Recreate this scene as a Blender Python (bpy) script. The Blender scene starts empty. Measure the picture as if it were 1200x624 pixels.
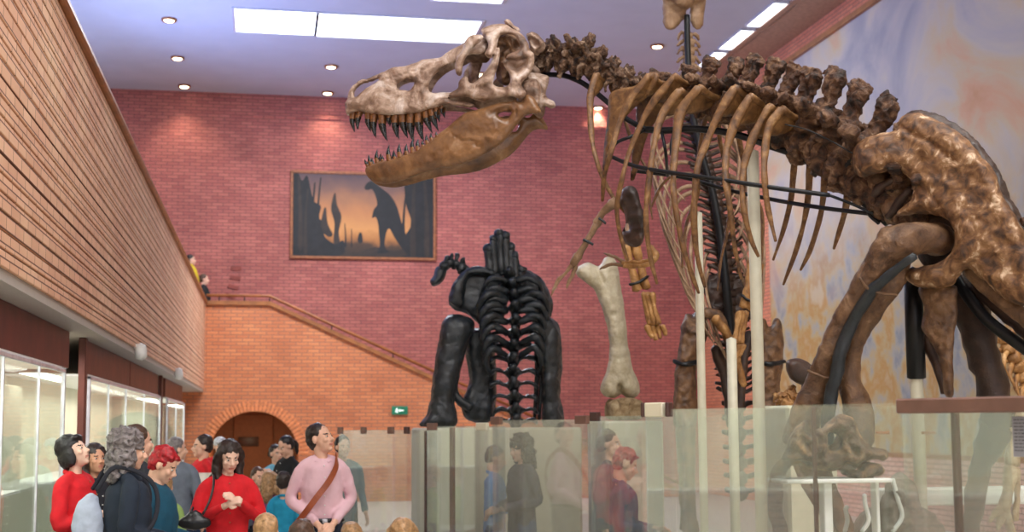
import bpy, math, random
import numpy as np
from mathutils import Vector, Matrix, noise, geometry
random.seed(4)
SC = bpy.context.scene
COL = SC.collection
PI = math.pi
# ------------------------------------------------------------------ camera
F = 1550.0; CX = 600.0; CY = 345.0
YAW, PITCH, ROLL = math.radians(10.55), math.radians(5.65), math.radians(-0.35)
CAM = Vector((0, 0, 1.75))
RC = Matrix.Rotation(-YAW, 3, 'Z') @ Matrix.Rotation(PI/2 + PITCH, 3, 'X') @ Matrix.Rotation(ROLL, 3, 'Z')
cd = bpy.data.cameras.new('camera'); cam = bpy.data.objects.new('camera', cd); COL.objects.link(cam)
cam.matrix_world = Matrix.Translation(CAM) @ RC.to_4x4()
cd.sensor_width = 36; cd.lens = F/1200*36; cd.shift_y = 33/1200; cd.clip_start = .05; cd.clip_end = 200
cd.dof.use_dof = True; cd.dof.focus_distance = 7.6; cd.dof.aperture_fstop = 2.8
SC.camera = cam

def ray(px, py):
    return RC @ Vector(((px-CX)/F, -(py-CY)/F, -1.0))
def at(px, py, Y):
    d = ray(px, py); return CAM + d*(Y/d.y)
def atz(px, py, z):
    d = ray(px, py); return CAM + d*((z-CAM.z)/d.z)
def atx(px, py, x):
    d = ray(px, py); return CAM + d*(x/d.x)
class Plane:
    """a vertical mid-plane through two plan points; l > 0 is the side towards the visitors"""
    def __init__(s, a, b):
        s.o = Vector((a.x, a.y, 0)); d = Vector((b.x-a.x, b.y-a.y, 0)).normalized(); s.d = d
        n = Vector((d.y, -d.x, 0))
        if n.y > 0: n = -n
        s.n = n
    def __call__(s, px, py, l=0.0):
        d = ray(px, py); return CAM + d*(((s.o - CAM).dot(s.n) + l)/d.dot(s.n))
    def mir(s, p):
        p = Vector(p); return p - 2*((p - s.o).dot(s.n))*s.n

# ------------------------------------------------------------------ materials
def newmat(name):
    m = bpy.data.materials.new(name); m.use_nodes = True
    nt = m.node_tree; b = nt.nodes['Principled BSDF']; return m, nt, b
def rgb(c):
    return tuple(((v/255)/12.92 if v/255 <= .04045 else ((v/255+.055)/1.055)**2.4) for v in c) + (1,)
def plain(name, c, rough=.6, metal=0, var=.12, scale=12, bump=0.0, coat=0):
    m, nt, b = newmat(name)
    tc = nt.nodes.new('ShaderNodeTexCoord'); n = nt.nodes.new('ShaderNodeTexNoise'); n.inputs['Scale'].default_value = scale
    n.inputs['Detail'].default_value = 4
    r = nt.nodes.new('ShaderNodeValToRGB'); col = rgb(c)
    r.color_ramp.elements[0].color = tuple(v*(1-var) for v in col[:3])+(1,); r.color_ramp.elements[1].color = tuple(min(1, v*(1+var)) for v in col[:3])+(1,)
    r.color_ramp.elements[0].position = .35; r.color_ramp.elements[1].position = .65
    nt.links.new(tc.outputs['Object'], n.inputs['Vector']); nt.links.new(n.outputs['Fac'], r.inputs['Fac']); nt.links.new(r.outputs['Color'], b.inputs['Base Color'])
    b.inputs['Roughness'].default_value = rough; b.inputs['Metallic'].default_value = metal
    if bump:
        bp = nt.nodes.new('ShaderNodeBump'); bp.inputs['Strength'].default_value = bump; bp.inputs['Distance'].default_value = .01
        nt.links.new(n.outputs['Fac'], bp.inputs['Height']); nt.links.new(bp.outputs['Normal'], b.inputs['Normal'])
    return m
def bonemat(name, cols, scale=6, rough=.5, bump=.5, pos=(.3, .45, .58, .72)):
    m, nt, b = newmat(name)
    tc = nt.nodes.new('ShaderNodeTexCoord')
    n1 = nt.nodes.new('ShaderNodeTexNoise'); n1.inputs['Scale'].default_value = scale; n1.inputs['Detail'].default_value = 9; n1.inputs['Roughness'].default_value = .62; n1.inputs['Distortion'].default_value = .6
    n2 = nt.nodes.new('ShaderNodeTexNoise'); n2.inputs['Scale'].default_value = scale*9; n2.inputs['Detail'].default_value = 8; n2.inputs['Roughness'].default_value = .7
    r = nt.nodes.new('ShaderNodeValToRGB'); e = r.color_ramp.elements
    e[0].position = pos[0]; e[0].color = rgb(cols[0]); e[1].position = pos[-1]; e[1].color = rgb(cols[-1])
    for p, c in zip(pos[1:-1], cols[1:-1]):
        q = e.new(p); q.color = rgb(c)
    mx = nt.nodes.new('ShaderNodeMix'); mx.data_type = 'RGBA'; mx.blend_type = 'OVERLAY'; mx.inputs['Factor'].default_value = .5
    L = nt.links.new
    L(tc.outputs['Object'], n1.inputs['Vector']); L(tc.outputs['Object'], n2.inputs['Vector']); L(n1.outputs['Fac'], r.inputs['Fac'])
    L(r.outputs['Color'], mx.inputs['A']); L(n2.outputs['Color'], mx.inputs['B'])
    hs = nt.nodes.new('ShaderNodeRGBToBW'); L(n2.outputs['Color'], hs.inputs['Color']); L(hs.outputs['Val'], mx.inputs['B'])
    L(mx.outputs['Result'], b.inputs['Base Color'])
    ad = nt.nodes.new('ShaderNodeMath'); ad.operation = 'MULTIPLY_ADD'; ad.inputs[1].default_value = .35
    L(n2.outputs['Fac'], ad.inputs[0]); L(n1.outputs['Fac'], ad.inputs[2])
    bp = nt.nodes.new('ShaderNodeBump'); bp.inputs['Strength'].default_value = bump; bp.inputs['Distance'].default_value = .02
    L(ad.outputs[0], bp.inputs['Height']); L(bp.outputs['Normal'], b.inputs['Normal'])
    b.inputs['Roughness'].default_value = rough
    return m
def brick(name, c1, c2, cm, axis='XZ', w=.27, h=.082, mort=.009, bump=.6, rough=.75, stain=None, squash=1.0):
    m, nt, b = newmat(name); L = nt.links.new
    tc = nt.nodes.new('ShaderNodeTexCoord'); sp = nt.nodes.new('ShaderNodeSeparateXYZ'); cb = nt.nodes.new('ShaderNodeCombineXYZ')
    L(tc.outputs['Object'], sp.inputs[0]); L(sp.outputs[axis[0]], cb.inputs['X']); L(sp.outputs[axis[1]], cb.inputs['Y'])
    bt = nt.nodes.new('ShaderNodeTexBrick'); bt.inputs['Scale'].default_value = 1
    bt.inputs['Brick Width'].default_value = w; bt.inputs['Row Height'].default_value = h; bt.inputs['Mortar Size'].default_value = mort
    bt.inputs['Mortar Smooth'].default_value = .2; bt.inputs['Bias'].default_value = 0
    bt.inputs['Color1'].default_value = rgb(c1); bt.inputs['Color2'].default_value = rgb(c2); bt.inputs['Mortar'].default_value = rgb(cm)
    L(cb.outputs[0], bt.inputs['Vector'])
    n = nt.nodes.new('ShaderNodeTexNoise'); n.inputs['Scale'].default_value = 1.2; n.inputs['Detail'].default_value = 6; L(tc.outputs['Object'], n.inputs['Vector'])
    mx = nt.nodes.new('ShaderNodeMix'); mx.data_type = 'RGBA'; mx.blend_type = 'OVERLAY'; mx.inputs['Factor'].default_value = .35
    L(bt.outputs['Color'], mx.inputs['A']); L(n.outputs['Fac'], mx.inputs['B']); L(mx.outputs['Result'], b.inputs['Base Color'])
    iv = nt.nodes.new('ShaderNodeMath'); iv.operation = 'SUBTRACT'; iv.inputs[0].default_value = 1; L(bt.outputs['Fac'], iv.inputs[1])
    bp = nt.nodes.new('ShaderNodeBump'); bp.inputs['Strength'].default_value = bump; bp.inputs['Distance'].default_value = .01
    L(iv.outputs[0], bp.inputs['Height']); L(bp.outputs['Normal'], b.inputs['Normal'])
    b.inputs['Roughness'].default_value = rough
    return m
def emit(name, c, s):
    m, nt, b = newmat(name); b.inputs['Base Color'].default_value = rgb(c)
    b.inputs['Emission Color'].default_value = rgb(c); b.inputs['Emission Strength'].default_value = s; return m
def glass(name, tint=(225, 238, 232), refl=.2, veil=.1):
    m, nt, b = newmat(name); L = nt.links.new
    out = nt.nodes['Material Output']
    t = nt.nodes.new('ShaderNodeBsdfTransparent'); t.inputs[0].default_value = rgb(tint)
    g = nt.nodes.new('ShaderNodeBsdfGlossy'); g.inputs['Roughness'].default_value = .02; g.inputs[0].default_value = (.97, 1, .985, 1)
    d = nt.nodes.new('ShaderNodeBsdfDiffuse'); d.inputs[0].default_value = rgb((236, 240, 238))
    tr = nt.nodes.new('ShaderNodeBsdfTranslucent'); tr.inputs[0].default_value = rgb((238, 242, 240))
    m3 = nt.nodes.new('ShaderNodeMixShader'); m3.inputs[0].default_value = .5; L(d.outputs[0], m3.inputs[1]); L(tr.outputs[0], m3.inputs[2])
    m1 = nt.nodes.new('ShaderNodeMixShader'); m1.inputs[0].default_value = veil; L(t.outputs[0], m1.inputs[1]); L(m3.outputs[0], m1.inputs[2])  # pale diffuse veil stands in for bright reflections on the panes
    m2 = nt.nodes.new('ShaderNodeMixShader'); m2.inputs[0].default_value = refl; L(m1.outputs[0], m2.inputs[1]); L(g.outputs[0], m2.inputs[2])
    L(m2.outputs[0], out.inputs['Surface']); nt.nodes.remove(b); return m

M = {}
M['skull'] = bonemat('bone_skull', [(78, 58, 46), (126, 98, 80), (172, 146, 128), (206, 190, 180)], 7, .45, .35, (.32, .44, .54, .66))
M['jaw'] = bonemat('bone_jaw', [(78, 52, 34), (112, 78, 50), (134, 96, 62), (164, 130, 100)], 6, .3, .15)
M['rib'] = bonemat('bone_rib', [(60, 38, 20), (104, 70, 38), (130, 92, 52), (166, 130, 86)], 16, .5, .35)
M['vert'] = bonemat('bone_vertebra', [(34, 22, 16), (76, 50, 32), (112, 80, 54), (176, 150, 126)], 20, .5, 1.2, (.36, .46, .55, .66))
M['vertd'] = bonemat('bone_vertebra_dark', [(36, 24, 17), (78, 50, 34), (108, 74, 48), (152, 120, 92)], 16, .5, 1.2, (.36, .46, .55, .66))
M['ilium'] = bonemat('bone_ilium', [(58, 38, 26), (104, 70, 42), (136, 98, 62), (206, 178, 148)], 15, .6, .3, (.36, .47, .57, .66))
M['femur'] = bonemat('bone_femur', [(52, 34, 24), (90, 62, 40), (116, 84, 56), (154, 122, 94)], 11, .45, .7)
M['horned'] = bonemat('bone_horned', [(34, 24, 20), (80, 56, 42), (116, 86, 62), (186, 148, 104)], 14, .5, .9)
M['dark'] = bonemat('bone_dark', [(30, 22, 20), (52, 36, 30), (66, 46, 36), (92, 66, 52)], 7, .45, .5)
M['gold'] = bonemat('bone_gold', [(92, 58, 26), (142, 98, 50), (176, 130, 76), (206, 168, 120)], 9, .5, .6)
M['tan'] = bonemat('bone_tan', [(96, 72, 52), (134, 104, 78), (156, 126, 98), (186, 160, 134)], 7, .5, .5)
M['black'] = bonemat('bone_black', [(22, 26, 30), (32, 38, 42), (42, 48, 54), (70, 78, 86)], 7, .36, .4)
M['cast'] = bonemat('bone_cast', [(150, 136, 108), (186, 174, 146), (204, 194, 168), (222, 214, 194)], 5, .45, .15)
M['pale'] = bonemat('bone_pale', [(140, 110, 80), (180, 152, 118), (204, 182, 150), (226, 208, 184)], 9, .5, .4)
M['crown'] = plain('tooth_crown', (32, 34, 34), .25, var=.4, scale=60)
M['root'] = plain('tooth_root', (120, 76, 40), .45, var=.4, scale=60)
M['steel'] = plain('black_steel', (20, 22, 26), .4, .3)
M['post'] = plain('cream_post', (204, 200, 178), .45, var=.06)
M['stone'] = bonemat('stone_block', [(96, 78, 58), (140, 116, 84), (168, 146, 112), (190, 170, 140)], 12, .85, 1)
M['rock'] = bonemat('rock_grey', [(80, 68, 60), (118, 106, 96), (140, 128, 118), (170, 160, 150)], 7, .9, 1)
M['white'] = plain('white_paint', (226, 226, 222), .5, var=.04)
M['cream'] = plain('cream_board', (214, 208, 184), .6, var=.05, scale=3)
M['brownboard'] = plain('brown_board', (92, 44, 34), .45, var=.25, scale=4)
M['darkboard'] = plain('dark_board', (50, 32, 28), .6)
M['clip'] = plain('brown_clip', (116, 84, 72), .5)
M['clipdark'] = plain('dark_clip', (72, 44, 38), .5)
M['wood'] = plain('wood_cap', (156, 98, 52), .45, var=.2, scale=5)
M['rail'] = plain('wood_rail', (150, 90, 44), .4, var=.2, scale=5)
M['frame'] = plain('painting_frame_wood', (150, 92, 56), .5, var=.2)
M['alu'] = plain('aluminium', (214, 216, 224), .35, .4)
M['glass'] = glass('showcase_glass', (253, 255, 254), .10, .06)
M['glass_clear'] = glass('clear_showcase_glass', (253, 255, 254), .06, .03)
M['glass_left'] = glass('cabinet_glass', (248, 252, 250), .2, .04)
M['lampglow'] = emit('lamp_glow', (255, 232, 190), 9)
M['panelglow'] = emit('panel_glow', (236, 246, 255), 2.6)
M['green'] = plain('exit_green', (20, 120, 86), .5)
M['signwhite'] = emit('sign_white', (230, 245, 238), .7)

# ------------------------------------------------------------------ mesh builders
class MB:
    def __init__(s): s.v = []; s.f = []; s.mi = []
    def add(s, v, f, mi=0):
        b = len(s.v); s.v += [tuple(p) for p in v]; s.f += [tuple(i+b for i in q) for q in f]; s.mi += [mi]*len(f); return s
    def box(s, a, b, mi=0, mtx=None):
        (x0, y0, z0), (x1, y1, z1) = a, b
        v = [Vector(p) for p in ((x0,y0,z0),(x1,y0,z0),(x1,y1,z0),(x0,y1,z0),(x0,y0,z1),(x1,y0,z1),(x1,y1,z1),(x0,y1,z1))]
        if mtx is not None: v = [mtx @ p for p in v]
        return s.add(v, [(0,3,2,1),(4,5,6,7),(0,1,5,4),(1,2,6,5),(2,3,7,6),(3,0,4,7)], mi)
    def bbox(s, a, b, bev=.01, mi=0, mtx=None):
        (x0, y0, z0), (x1, y1, z1) = a, b; e = min(bev, (x1-x0)/2.1, (y1-y0)/2.1, (z1-z0)/2.1)
        v = []; 
        for z, q in ((z0, e), (z0+e, 0), (z1-e, 0), (z1, e)):
            for x, y in ((x0+e+q*0, y0+q), (x1-e, y0+q), (x1-q, y0+e), (x1-q, y1-e), (x1-e, y1-q), (x0+e, y1-q), (x0+q, y1-e), (x0+q, y0+e)):
                v.append(Vector((x, y, z)))
        if mtx is not None: v = [mtx @ p for p in v]
        f = [tuple(range(7, -1, -1)), tuple(range(24, 32))]
        for k in range(3):
            for i in range(8):
                j = (i+1) % 8; f.append((k*8+i, k*8+j, k*8+8+j, k*8+8+i))
        return s.add(v, f, mi)
    def hexa(s, p, mi=0):    # 4 bottom + 4 top points
        return s.add(p, [(0,3,2,1),(4,5,6,7),(0,1,5,4),(1,2,6,5),(2,3,7,6),(3,0,4,7)], mi)
    def tube(s, *a, **k):
        mi = k.pop('mi', 0); v, f = tube(*a, **k); return s.add(v, f, mi)
    def ell(s, c, r, n=12, m=8, mi=0, mtx=None):
        v, f = ellipsoid(c, r, n, m, mtx); return s.add(v, f, mi)
    def build(s, name, mats, parent=None, smooth=True, origin=None):
        V = s.v
        if origin is not None: V = [(a-origin[0], b-origin[1], c-origin[2]) for a, b, c in V]
        me = bpy.data.meshes.new(name); me.from_pydata(V, [], s.f)
        if not isinstance(mats, (list, tuple)): mats = [mats]
        for m in mats: me.materials.append(m)
        if len(mats) > 1: me.polygons.foreach_set('material_index', s.mi)
        if smooth: me.shade_smooth()
        me.update()
        o = bpy.data.objects.new(name, me); COL.objects.link(o)
        if origin is not None: o.location = origin
        if parent is not None:
            o.parent = parent; o.matrix_parent_inverse = parent_inv(parent)
        return o
def world(o):
    b = Matrix.Translation(o.location) @ o.rotation_euler.to_matrix().to_4x4()
    return b if o.parent is None else world(o.parent) @ o.matrix_parent_inverse @ b
def parent_inv(p):
    return world(p).inverted()
def crom(P, n=6):
    P = [Vector(p) for p in P]
    if len(P) < 3: return [P[0].lerp(P[-1], i/n) for i in range(n+1)]
    Q = [2*P[0]-P[1]] + P + [2*P[-1]-P[-2]]; out = []
    for i in range(1, len(Q)-2):
        for k in range(n):
            t = k/n; a, b, c, d = Q[i-1], Q[i], Q[i+1], Q[i+2]
            out.append(.5*((2*b) + (c-a)*t + (2*a-5*b+4*c-d)*t*t + (3*b-3*c+d-a)*t**3))
    out.append(P[-1]); return out
def interp(R, m):
    xs = np.linspace(0, 1, len(R)); return np.interp(np.linspace(0, 1, m), xs, R)
def tube(P, R, n=10, sub=5, flat=1.0, up=None, lump=0.0, freq=14.0, close=True):
    P = crom(P, sub) if sub > 1 else [Vector(p) for p in P]
    m = len(P)
    if not hasattr(R, '__len__'): R = [R, R]
    R = interp(R, m)
    v = []; f = []; u = None
    for i, p in enumerate(P):
        t = (P[min(i+1, m-1)] - P[max(i-1, 0)]).normalized()
        if u is None:
            u = Vector(up) if up is not None else (Vector((0, 0, 1)) if abs(t.z) < .9 else Vector((1, 0, 0)))
        u = (u - t*u.dot(t)); u.normalize(); w = t.cross(u)
        for k in range(n):
            a = 2*PI*k/n; r = R[i]
            q = p + u*math.cos(a)*r + w*math.sin(a)*r*flat
            if lump: q = q + (q-p)*lump*noise.noise(q*freq)
            v.append(q)
    for i in range(m-1):
        for k in range(n):
            j = (k+1) % n; f.append((i*n+k, i*n+j, (i+1)*n+j, (i+1)*n+k))
    if close:
        b = len(v); v += [P[0] - (P[1]-P[0]).normalized()*R[0]*.5, P[-1] + (P[-1]-P[-2]).normalized()*R[-1]*.5]
        for k in range(n):
            j = (k+1) % n; f.append((b, j, k)); f.append((b+1, (m-1)*n+k, (m-1)*n+j))
    return v, f
def ellipsoid(c, r, n=12, m=8, mtx=None):
    if not hasattr(r, '__len__'): r = (r, r, r)
    c = Vector(c); v = []; f = []
    for i in range(1, m):
        th = PI*i/m
        for k in range(n):
            a = 2*PI*k/n; q = Vector((r[0]*math.sin(th)*math.cos(a), r[1]*math.sin(th)*math.sin(a), r[2]*math.cos(th)))
            v.append(c + ((mtx @ q) if mtx is not None else q))
    t = Vector((0, 0, r[2])); t = mtx @ t if mtx is not None else t
    v += [c+t, c-t]; T = len(v)-2
    for k in range(n):
        j = (k+1) % n; f.append((T, k, j)); f.append((T+1, (m-2)*n+j, (m-2)*n+k))
        for i in range(m-2): f.append((i*n+k, (i+1)*n+k, (i+1)*n+j, i*n+j))
    return v, f
def pts_in(poly, P):
    x, y = P[:, 0], P[:, 1]; ins = np.zeros(len(P), bool); n = len(poly)
    for i in range(n):
        x0, y0 = poly[i]; x1, y1 = poly[(i+1) % n]
        if y0 == y1: continue
        c = ((y0 > y) != (y1 > y)) & (x < (x1-x0)*(y-y0)/(y1-y0)+x0); ins ^= c
    return ins
def segdist(P, A, B):
    A = np.asarray(A, float); B = np.asarray(B, float); d = B-A; L = (d**2).sum(1)+1e-9
    out = np.full(len(P), 1e9)
    for i in range(len(A)):
        t = np.clip(((P-A[i]) @ d[i])/L[i], 0, 1); q = A[i]+t[:, None]*d[i]
        out = np.minimum(out, np.hypot(*(P-q).T))
    return out
def loop_resample(poly, sp, smooth=True):
    if smooth:
        n = len(poly); Q = []
        for i in range(n):
            a, b, c, d = (np.array(poly[(i+k-1) % n], float) for k in range(4))
            L = np.hypot(*(c-b)); m = max(1, int(round(L/sp)))
            for k in range(m):
                t = k/m; Q.append(.5*((2*b)+(c-a)*t*.8+(2*a-5*b+4*c-d)*t*t*.8 + (.2*2*(c-b))*t + (3*b-3*c+d-a)*t**3*.8) if False else tuple(.5*((2*b)+(c-a)*t+(2*a-5*b+4*c-d)*t*t+(3*b-3*c+d-a)*t**3)))
        return Q
    n = len(poly); Q = []
    for i in range(n):
        b = np.array(poly[i], float); c = np.array(poly[(i+1) % n], float); m = max(1, int(round(np.hypot(*(c-b))/sp)))
        for k in range(m): Q.append(tuple(b+(c-b)*k/m))
    return Q
def inflate(poly, mapf, T, R, holes=(), sp=3.0, grooves=(), smooth=True, lump=0.0, lfreq=.12, seed=0):
    """a closed pillow-shaped solid with the given outline (and openings); mapf(x, y, w) places it"""
    loops = [loop_resample(poly, sp, smooth)] + [loop_resample(h, sp, smooth) for h in holes]
    bp = []; be = []
    for L in loops:
        b = len(bp); bp += [tuple(map(float, q)) for q in L]; be += [(b+i, b+(i+1) % len(L)) for i in range(len(L))]
    B = np.array(bp); A0 = B[[e[0] for e in be]]; A1 = B[[e[1] for e in be]]
    x0, y0 = B.min(0); x1, y1 = B.max(0); G = []
    r = 0; y = y0
    while y < y1:
        x = x0 + (sp/2 if r % 2 else 0)
        while x < x1: G.append((x, y)); x += sp
        y += sp*.87; r += 1
    G = np.array(G); ins = pts_in(loops[0], G)
    for h in loops[1:]: ins &= ~pts_in(h, G)
    G = G[ins]
    if len(G):
        d = segdist(G, A0, A1); G = G[d > sp*.5]
    allp = [Vector(p) for p in bp] + [Vector(p) for p in G.tolist()]
    res = geometry.delaunay_2d_cdt(allp, be, [], 0, 1e-5)
    V = np.array([tuple(p) for p in res[0]]); Fc = [tuple(t) for t in res[2]]
    cen = np.array([V[list(t)].mean(0) for t in Fc]); ok = pts_in(loops[0], cen)
    for h in loops[1:]: ok &= ~pts_in(h, cen)
    Fc = [t for t, o in zip(Fc, ok) if o]
    used = sorted({i for t in Fc for i in t}); re = {o: i for i, o in enumerate(used)}
    V = V[used]; Fc = [tuple(re[i] for i in t) for t in Fc]
    d = segdist(V, A0, A1); q = 1-np.clip(d/R, 0, 1); t = np.sqrt(np.clip(1-q*q, 0, 1))
    ec = {}
    for tr in Fc:
        for a, b in ((tr[0], tr[1]), (tr[1], tr[2]), (tr[2], tr[0])):
            k = (min(a, b), max(a, b)); ec[k] = ec.get(k, 0)+1
    bd = {i for k, c in ec.items() if c == 1 for i in k}
    TT = np.array([T(x, y) if callable(T) else T for x, y in V])
    t = t*TT; gd = np.zeros(len(V))
    for (pl, gw, gdp) in grooves:
        pl = np.array(pl, float); dd = segdist(V, pl[:-1], pl[1:]); gd = np.maximum(gd, gdp*np.exp(-(dd/gw)**2))
    v = []; fr = []; bk = []
    for i in range(len(V)):
        x, y = V[i]; ti = t[i]
        if i in bd:
            v.append(mapf(x, y, 0)); fr.append(len(v)-1); bk.append(len(v)-1)
        else:
            nz = 1 + (lump*noise.fractal(Vector((x*lfreq, y*lfreq, seed)), 1, 2, 4) if lump else 0)
            v.append(mapf(x, y, max(ti*nz-gd[i], -ti*.7))); fr.append(len(v)-1)
            v.append(mapf(x, y, -ti)); bk.append(len(v)-1)
    f = []
    for a, b, c in Fc:
        f.append((fr[a], fr[b], fr[c])); f.append((bk[c], bk[b], bk[a]))
    return v, f
def join(*parts):
    v = []; f = []
    for pv, pf in parts:
        b = len(v); v += [Vector(p) for p in pv]; f += [tuple(i+b for i in q) for q in pf]
    return v, f
def remesh(vf, vox, it=2, fac=.5):
    v, f = vf; me = bpy.data.meshes.new('tmp'); me.from_pydata([tuple(p) for p in v], [], f)
    o = bpy.data.objects.new('tmp', me); COL.objects.link(o)
    m = o.modifiers.new('r', 'REMESH'); m.mode = 'VOXEL'; m.voxel_size = vox
    if it: s = o.modifiers.new('s', 'SMOOTH'); s.iterations = it; s.factor = fac
    dg = bpy.context.evaluated_depsgraph_get(); e = o.evaluated_get(dg); m2 = bpy.data.meshes.new_from_object(e)
    n = len(m2.vertices); co = np.empty(n*3); m2.vertices.foreach_get('co', co)
    V = [Vector(p) for p in co.reshape(-1, 3).tolist()]; Fq = [tuple(p.vertices) for p in m2.polygons]
    bpy.data.objects.remove(o); bpy.data.meshes.remove(me); bpy.data.meshes.remove(m2)
    return V, Fq
def rough(vf, amp, fr, seed=0.0, octv=4):
    v, f = vf; out = []
    for p in v:
        q = p*fr + Vector((seed, seed*1.7, -seed))
        out.append(p + Vector((noise.fractal(q, 1, 2, octv), noise.fractal(q+Vector((31, 5, 9)), 1, 2, octv), noise.fractal(q+Vector((7, 51, 3)), 1, 2, octv)))*amp)
    return out, f
def obj(name, vf, mats, parent=None, smooth=True, origin=None):
    return MB().add(vf[0], vf[1]).build(name, mats, parent, smooth, origin)
def tag(o, label=None, cat=None, group=None, kind=None):
    if label: o['label'] = label
    if cat: o['category'] = cat
    if group: o['group'] = group
    if kind: o['kind'] = kind
    return o
def empty(name, loc, label, cat, group=None):
    o = bpy.data.objects.new(name, None); COL.objects.link(o); o.location = loc; o.empty_display_size = .1
    return tag(o, label, cat, group)
def struct(o): o['kind'] = 'structure'; return o
def capsule(a, b, ra, rb=None, n=10):
    return tube([a, Vector(a).lerp(Vector(b), .5), b], [ra, ((rb if rb is not None else ra)+ra)/2, rb if rb is not None else ra], n=n, sub=2)
# ------------------------------------------------------------------ the hall
XB, XC, XR, XL = -1.38, -1.56, 10.98, -5.5     # balcony face, cabinet line, right wall, gallery wall
YS, YB, YF, ZC = 31.0, 32.8, -7.0, 9.97      # stair wall, back wall, wall behind the visitors, ceiling
ZT, ZU = 4.57, 2.6                            # balcony parapet top and underside
M['brick_back'] = brick('brick_back_wall', (190, 112, 100), (170, 94, 86), (116, 76, 72))
M['brick_stair'] = brick('brick_stair_wall', (216, 136, 88), (198, 118, 76), (146, 102, 84))
M['brick_right'] = brick('brick_right_wall', (222, 142, 106), (206, 126, 94), (150, 104, 86), axis='YZ')
M['brick_balcony'] = brick('brick_balcony', (226, 180, 148), (212, 162, 130), (110, 72, 56), axis='YZ', w=.26, h=.078, mort=.005, bump=.3)
M['brick_front'] = brick('brick_front_wall', (226, 214, 196), (214, 202, 184), (190, 180, 166))
M['mortar_dark'] = plain('raked_mortar', (70, 42, 34), .9)
M['ceil'] = plain('ceiling_plaster', (186, 184, 190), .85, var=.03, scale=1.5)
M['ceil_edge'] = plain('ceiling_wood_soffit', (168, 132, 108), .7, var=.15)
M['floor'] = plain('floor_stone', (190, 182, 170), .35, var=.1, scale=3)
M['plaster'] = plain('gallery_plaster', (196, 190, 180), .85, var=.04)
M['passage'] = plain('passage_paint', (118, 74, 44), .7, var=.08)
M['skyglow'] = emit('window_daylight', (240, 240, 250), 1.3)
M['skyblue'] = emit('gallery_window_daylight', (150, 175, 255), 1.5)
def mural_mat():
    m, nt, b = newmat('mural_paint'); L = nt.links.new
    tc = nt.nodes.new('ShaderNodeTexCoord')
    mp = nt.nodes.new('ShaderNodeMapping'); mp.inputs['Scale'].default_value = (1, .55, .45); mp.inputs['Rotation'].default_value = (.5, 0, 0)
    n = nt.nodes.new('ShaderNodeTexNoise'); n.inputs['Scale'].default_value = .75; n.inputs['Detail'].default_value = 7; n.inputs['Distortion'].default_value = 1.2; n.inputs['Roughness'].default_value = .55
    r = nt.nodes.new('ShaderNodeValToRGB'); e = r.color_ramp.elements
    cs = [(.3, (160, 156, 160)), (.4, (182, 174, 170)), (.47, (196, 184, 168)), (.54, (202, 180, 146)), (.62, (208, 162, 128)), (.72, (196, 148, 104))]
    e[0].position = cs[0][0]; e[0].color = rgb(cs[0][1]); e[1].position = cs[-1][0]; e[1].color = rgb(cs[-1][1])
    for p, c in cs[1:-1]: q = e.new(p); q.color = rgb(c)
    # the painted ground: ochre with blue streaks towards the bottom
    n2 = nt.nodes.new('ShaderNodeTexNoise'); n2.inputs['Scale'].default_value = 2.2; n2.inputs['Detail'].default_value = 10; n2.inputs['Roughness'].default_value = .62; n2.inputs['Distortion'].default_value = .2
    r2 = nt.nodes.new('ShaderNodeValToRGB'); e = r2.color_ramp.elements
    cs = [(.36, (136, 140, 142)), (.43, (164, 160, 150)), (.5, (184, 160, 114)), (.56, (180, 138, 78)), (.66, (192, 172, 138))]
    e[0].position = cs[0][0]; e[0].color = rgb(cs[0][1]); e[1].position = cs[-1][0]; e[1].color = rgb(cs[-1][1])
    for p, c in cs[1:-1]: q = e.new(p); q.color = rgb(c)
    sp = nt.nodes.new('ShaderNodeSeparateXYZ'); L(tc.outputs['Object'], sp.inputs[0])
    ad = nt.nodes.new('ShaderNodeMath'); ad.operation = 'MULTIPLY_ADD'; ad.inputs[1].default_value = 1.6; L(n.outputs['Fac'], ad.inputs[0]); L(sp.outputs['Z'], ad.inputs[2])
    mr = nt.nodes.new('ShaderNodeMapRange'); mr.inputs['From Min'].default_value = 3.6; mr.inputs['From Max'].default_value = 5.6; L(ad.outputs[0], mr.inputs['Value'])
    mx = nt.nodes.new('ShaderNodeMix'); mx.data_type = 'RGBA'
    L(tc.outputs['Object'], mp.inputs[0]); L(mp.outputs[0], n.inputs['Vector']); L(n.outputs['Fac'], r.inputs['Fac']); L(mp.outputs[0], n2.inputs['Vector']); L(n2.outputs['Fac'], r2.inputs['Fac'])
    L(mr.outputs[0], mx.inputs['Factor']); L(r2.outputs['Color'], mx.inputs['A']); L(r.outputs['Color'], mx.inputs['B'])
    L(mx.outputs['Result'], b.inputs['Base Color']); b.inputs['Roughness'].default_value = .8
    return m
M['mural'] = mural_mat()

struct(MB().box((XL-.2, YF-.2, -.2), (XR+.2, YB+2.6, 0)).build('floor', M['floor'], smooth=False))
struct(MB().box((XL-.2, YF-.2, ZC), (XR+.2, YB+.2, ZC+.2)).build('ceiling', M['ceil'], smooth=False))
# back wall with a doorway behind the stair arch
struct(MB().box((1.6, YB, 0), (XR+.2, YB+.2, ZC)).box((XL, YB, 0), (-1.9, YB+.2, ZC)).box((-1.9, YB, 2.4), (1.6, YB+.2, ZC)).build('wall_back', M['brick_back'], smooth=False))
# wall over the gallery arch, a faint ring of bricks on the back wall
rb = MB()
for k in range(26):
    a = PI*k/25; c = Vector((-2.6, YB-.012, 5.6)); mt = Matrix.Translation(c) @ Matrix.Rotation(-a, 4, 'Y')
    rb.bbox((-1.98, -.012, -.05), (-1.72, .012, .05), .006, mtx=mt)
M['brick_ring'] = plain('ring_brick', (140, 72, 62), .8, var=.15)
struct(rb.build('trim_5', M['brick_ring'], smooth=False))
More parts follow.
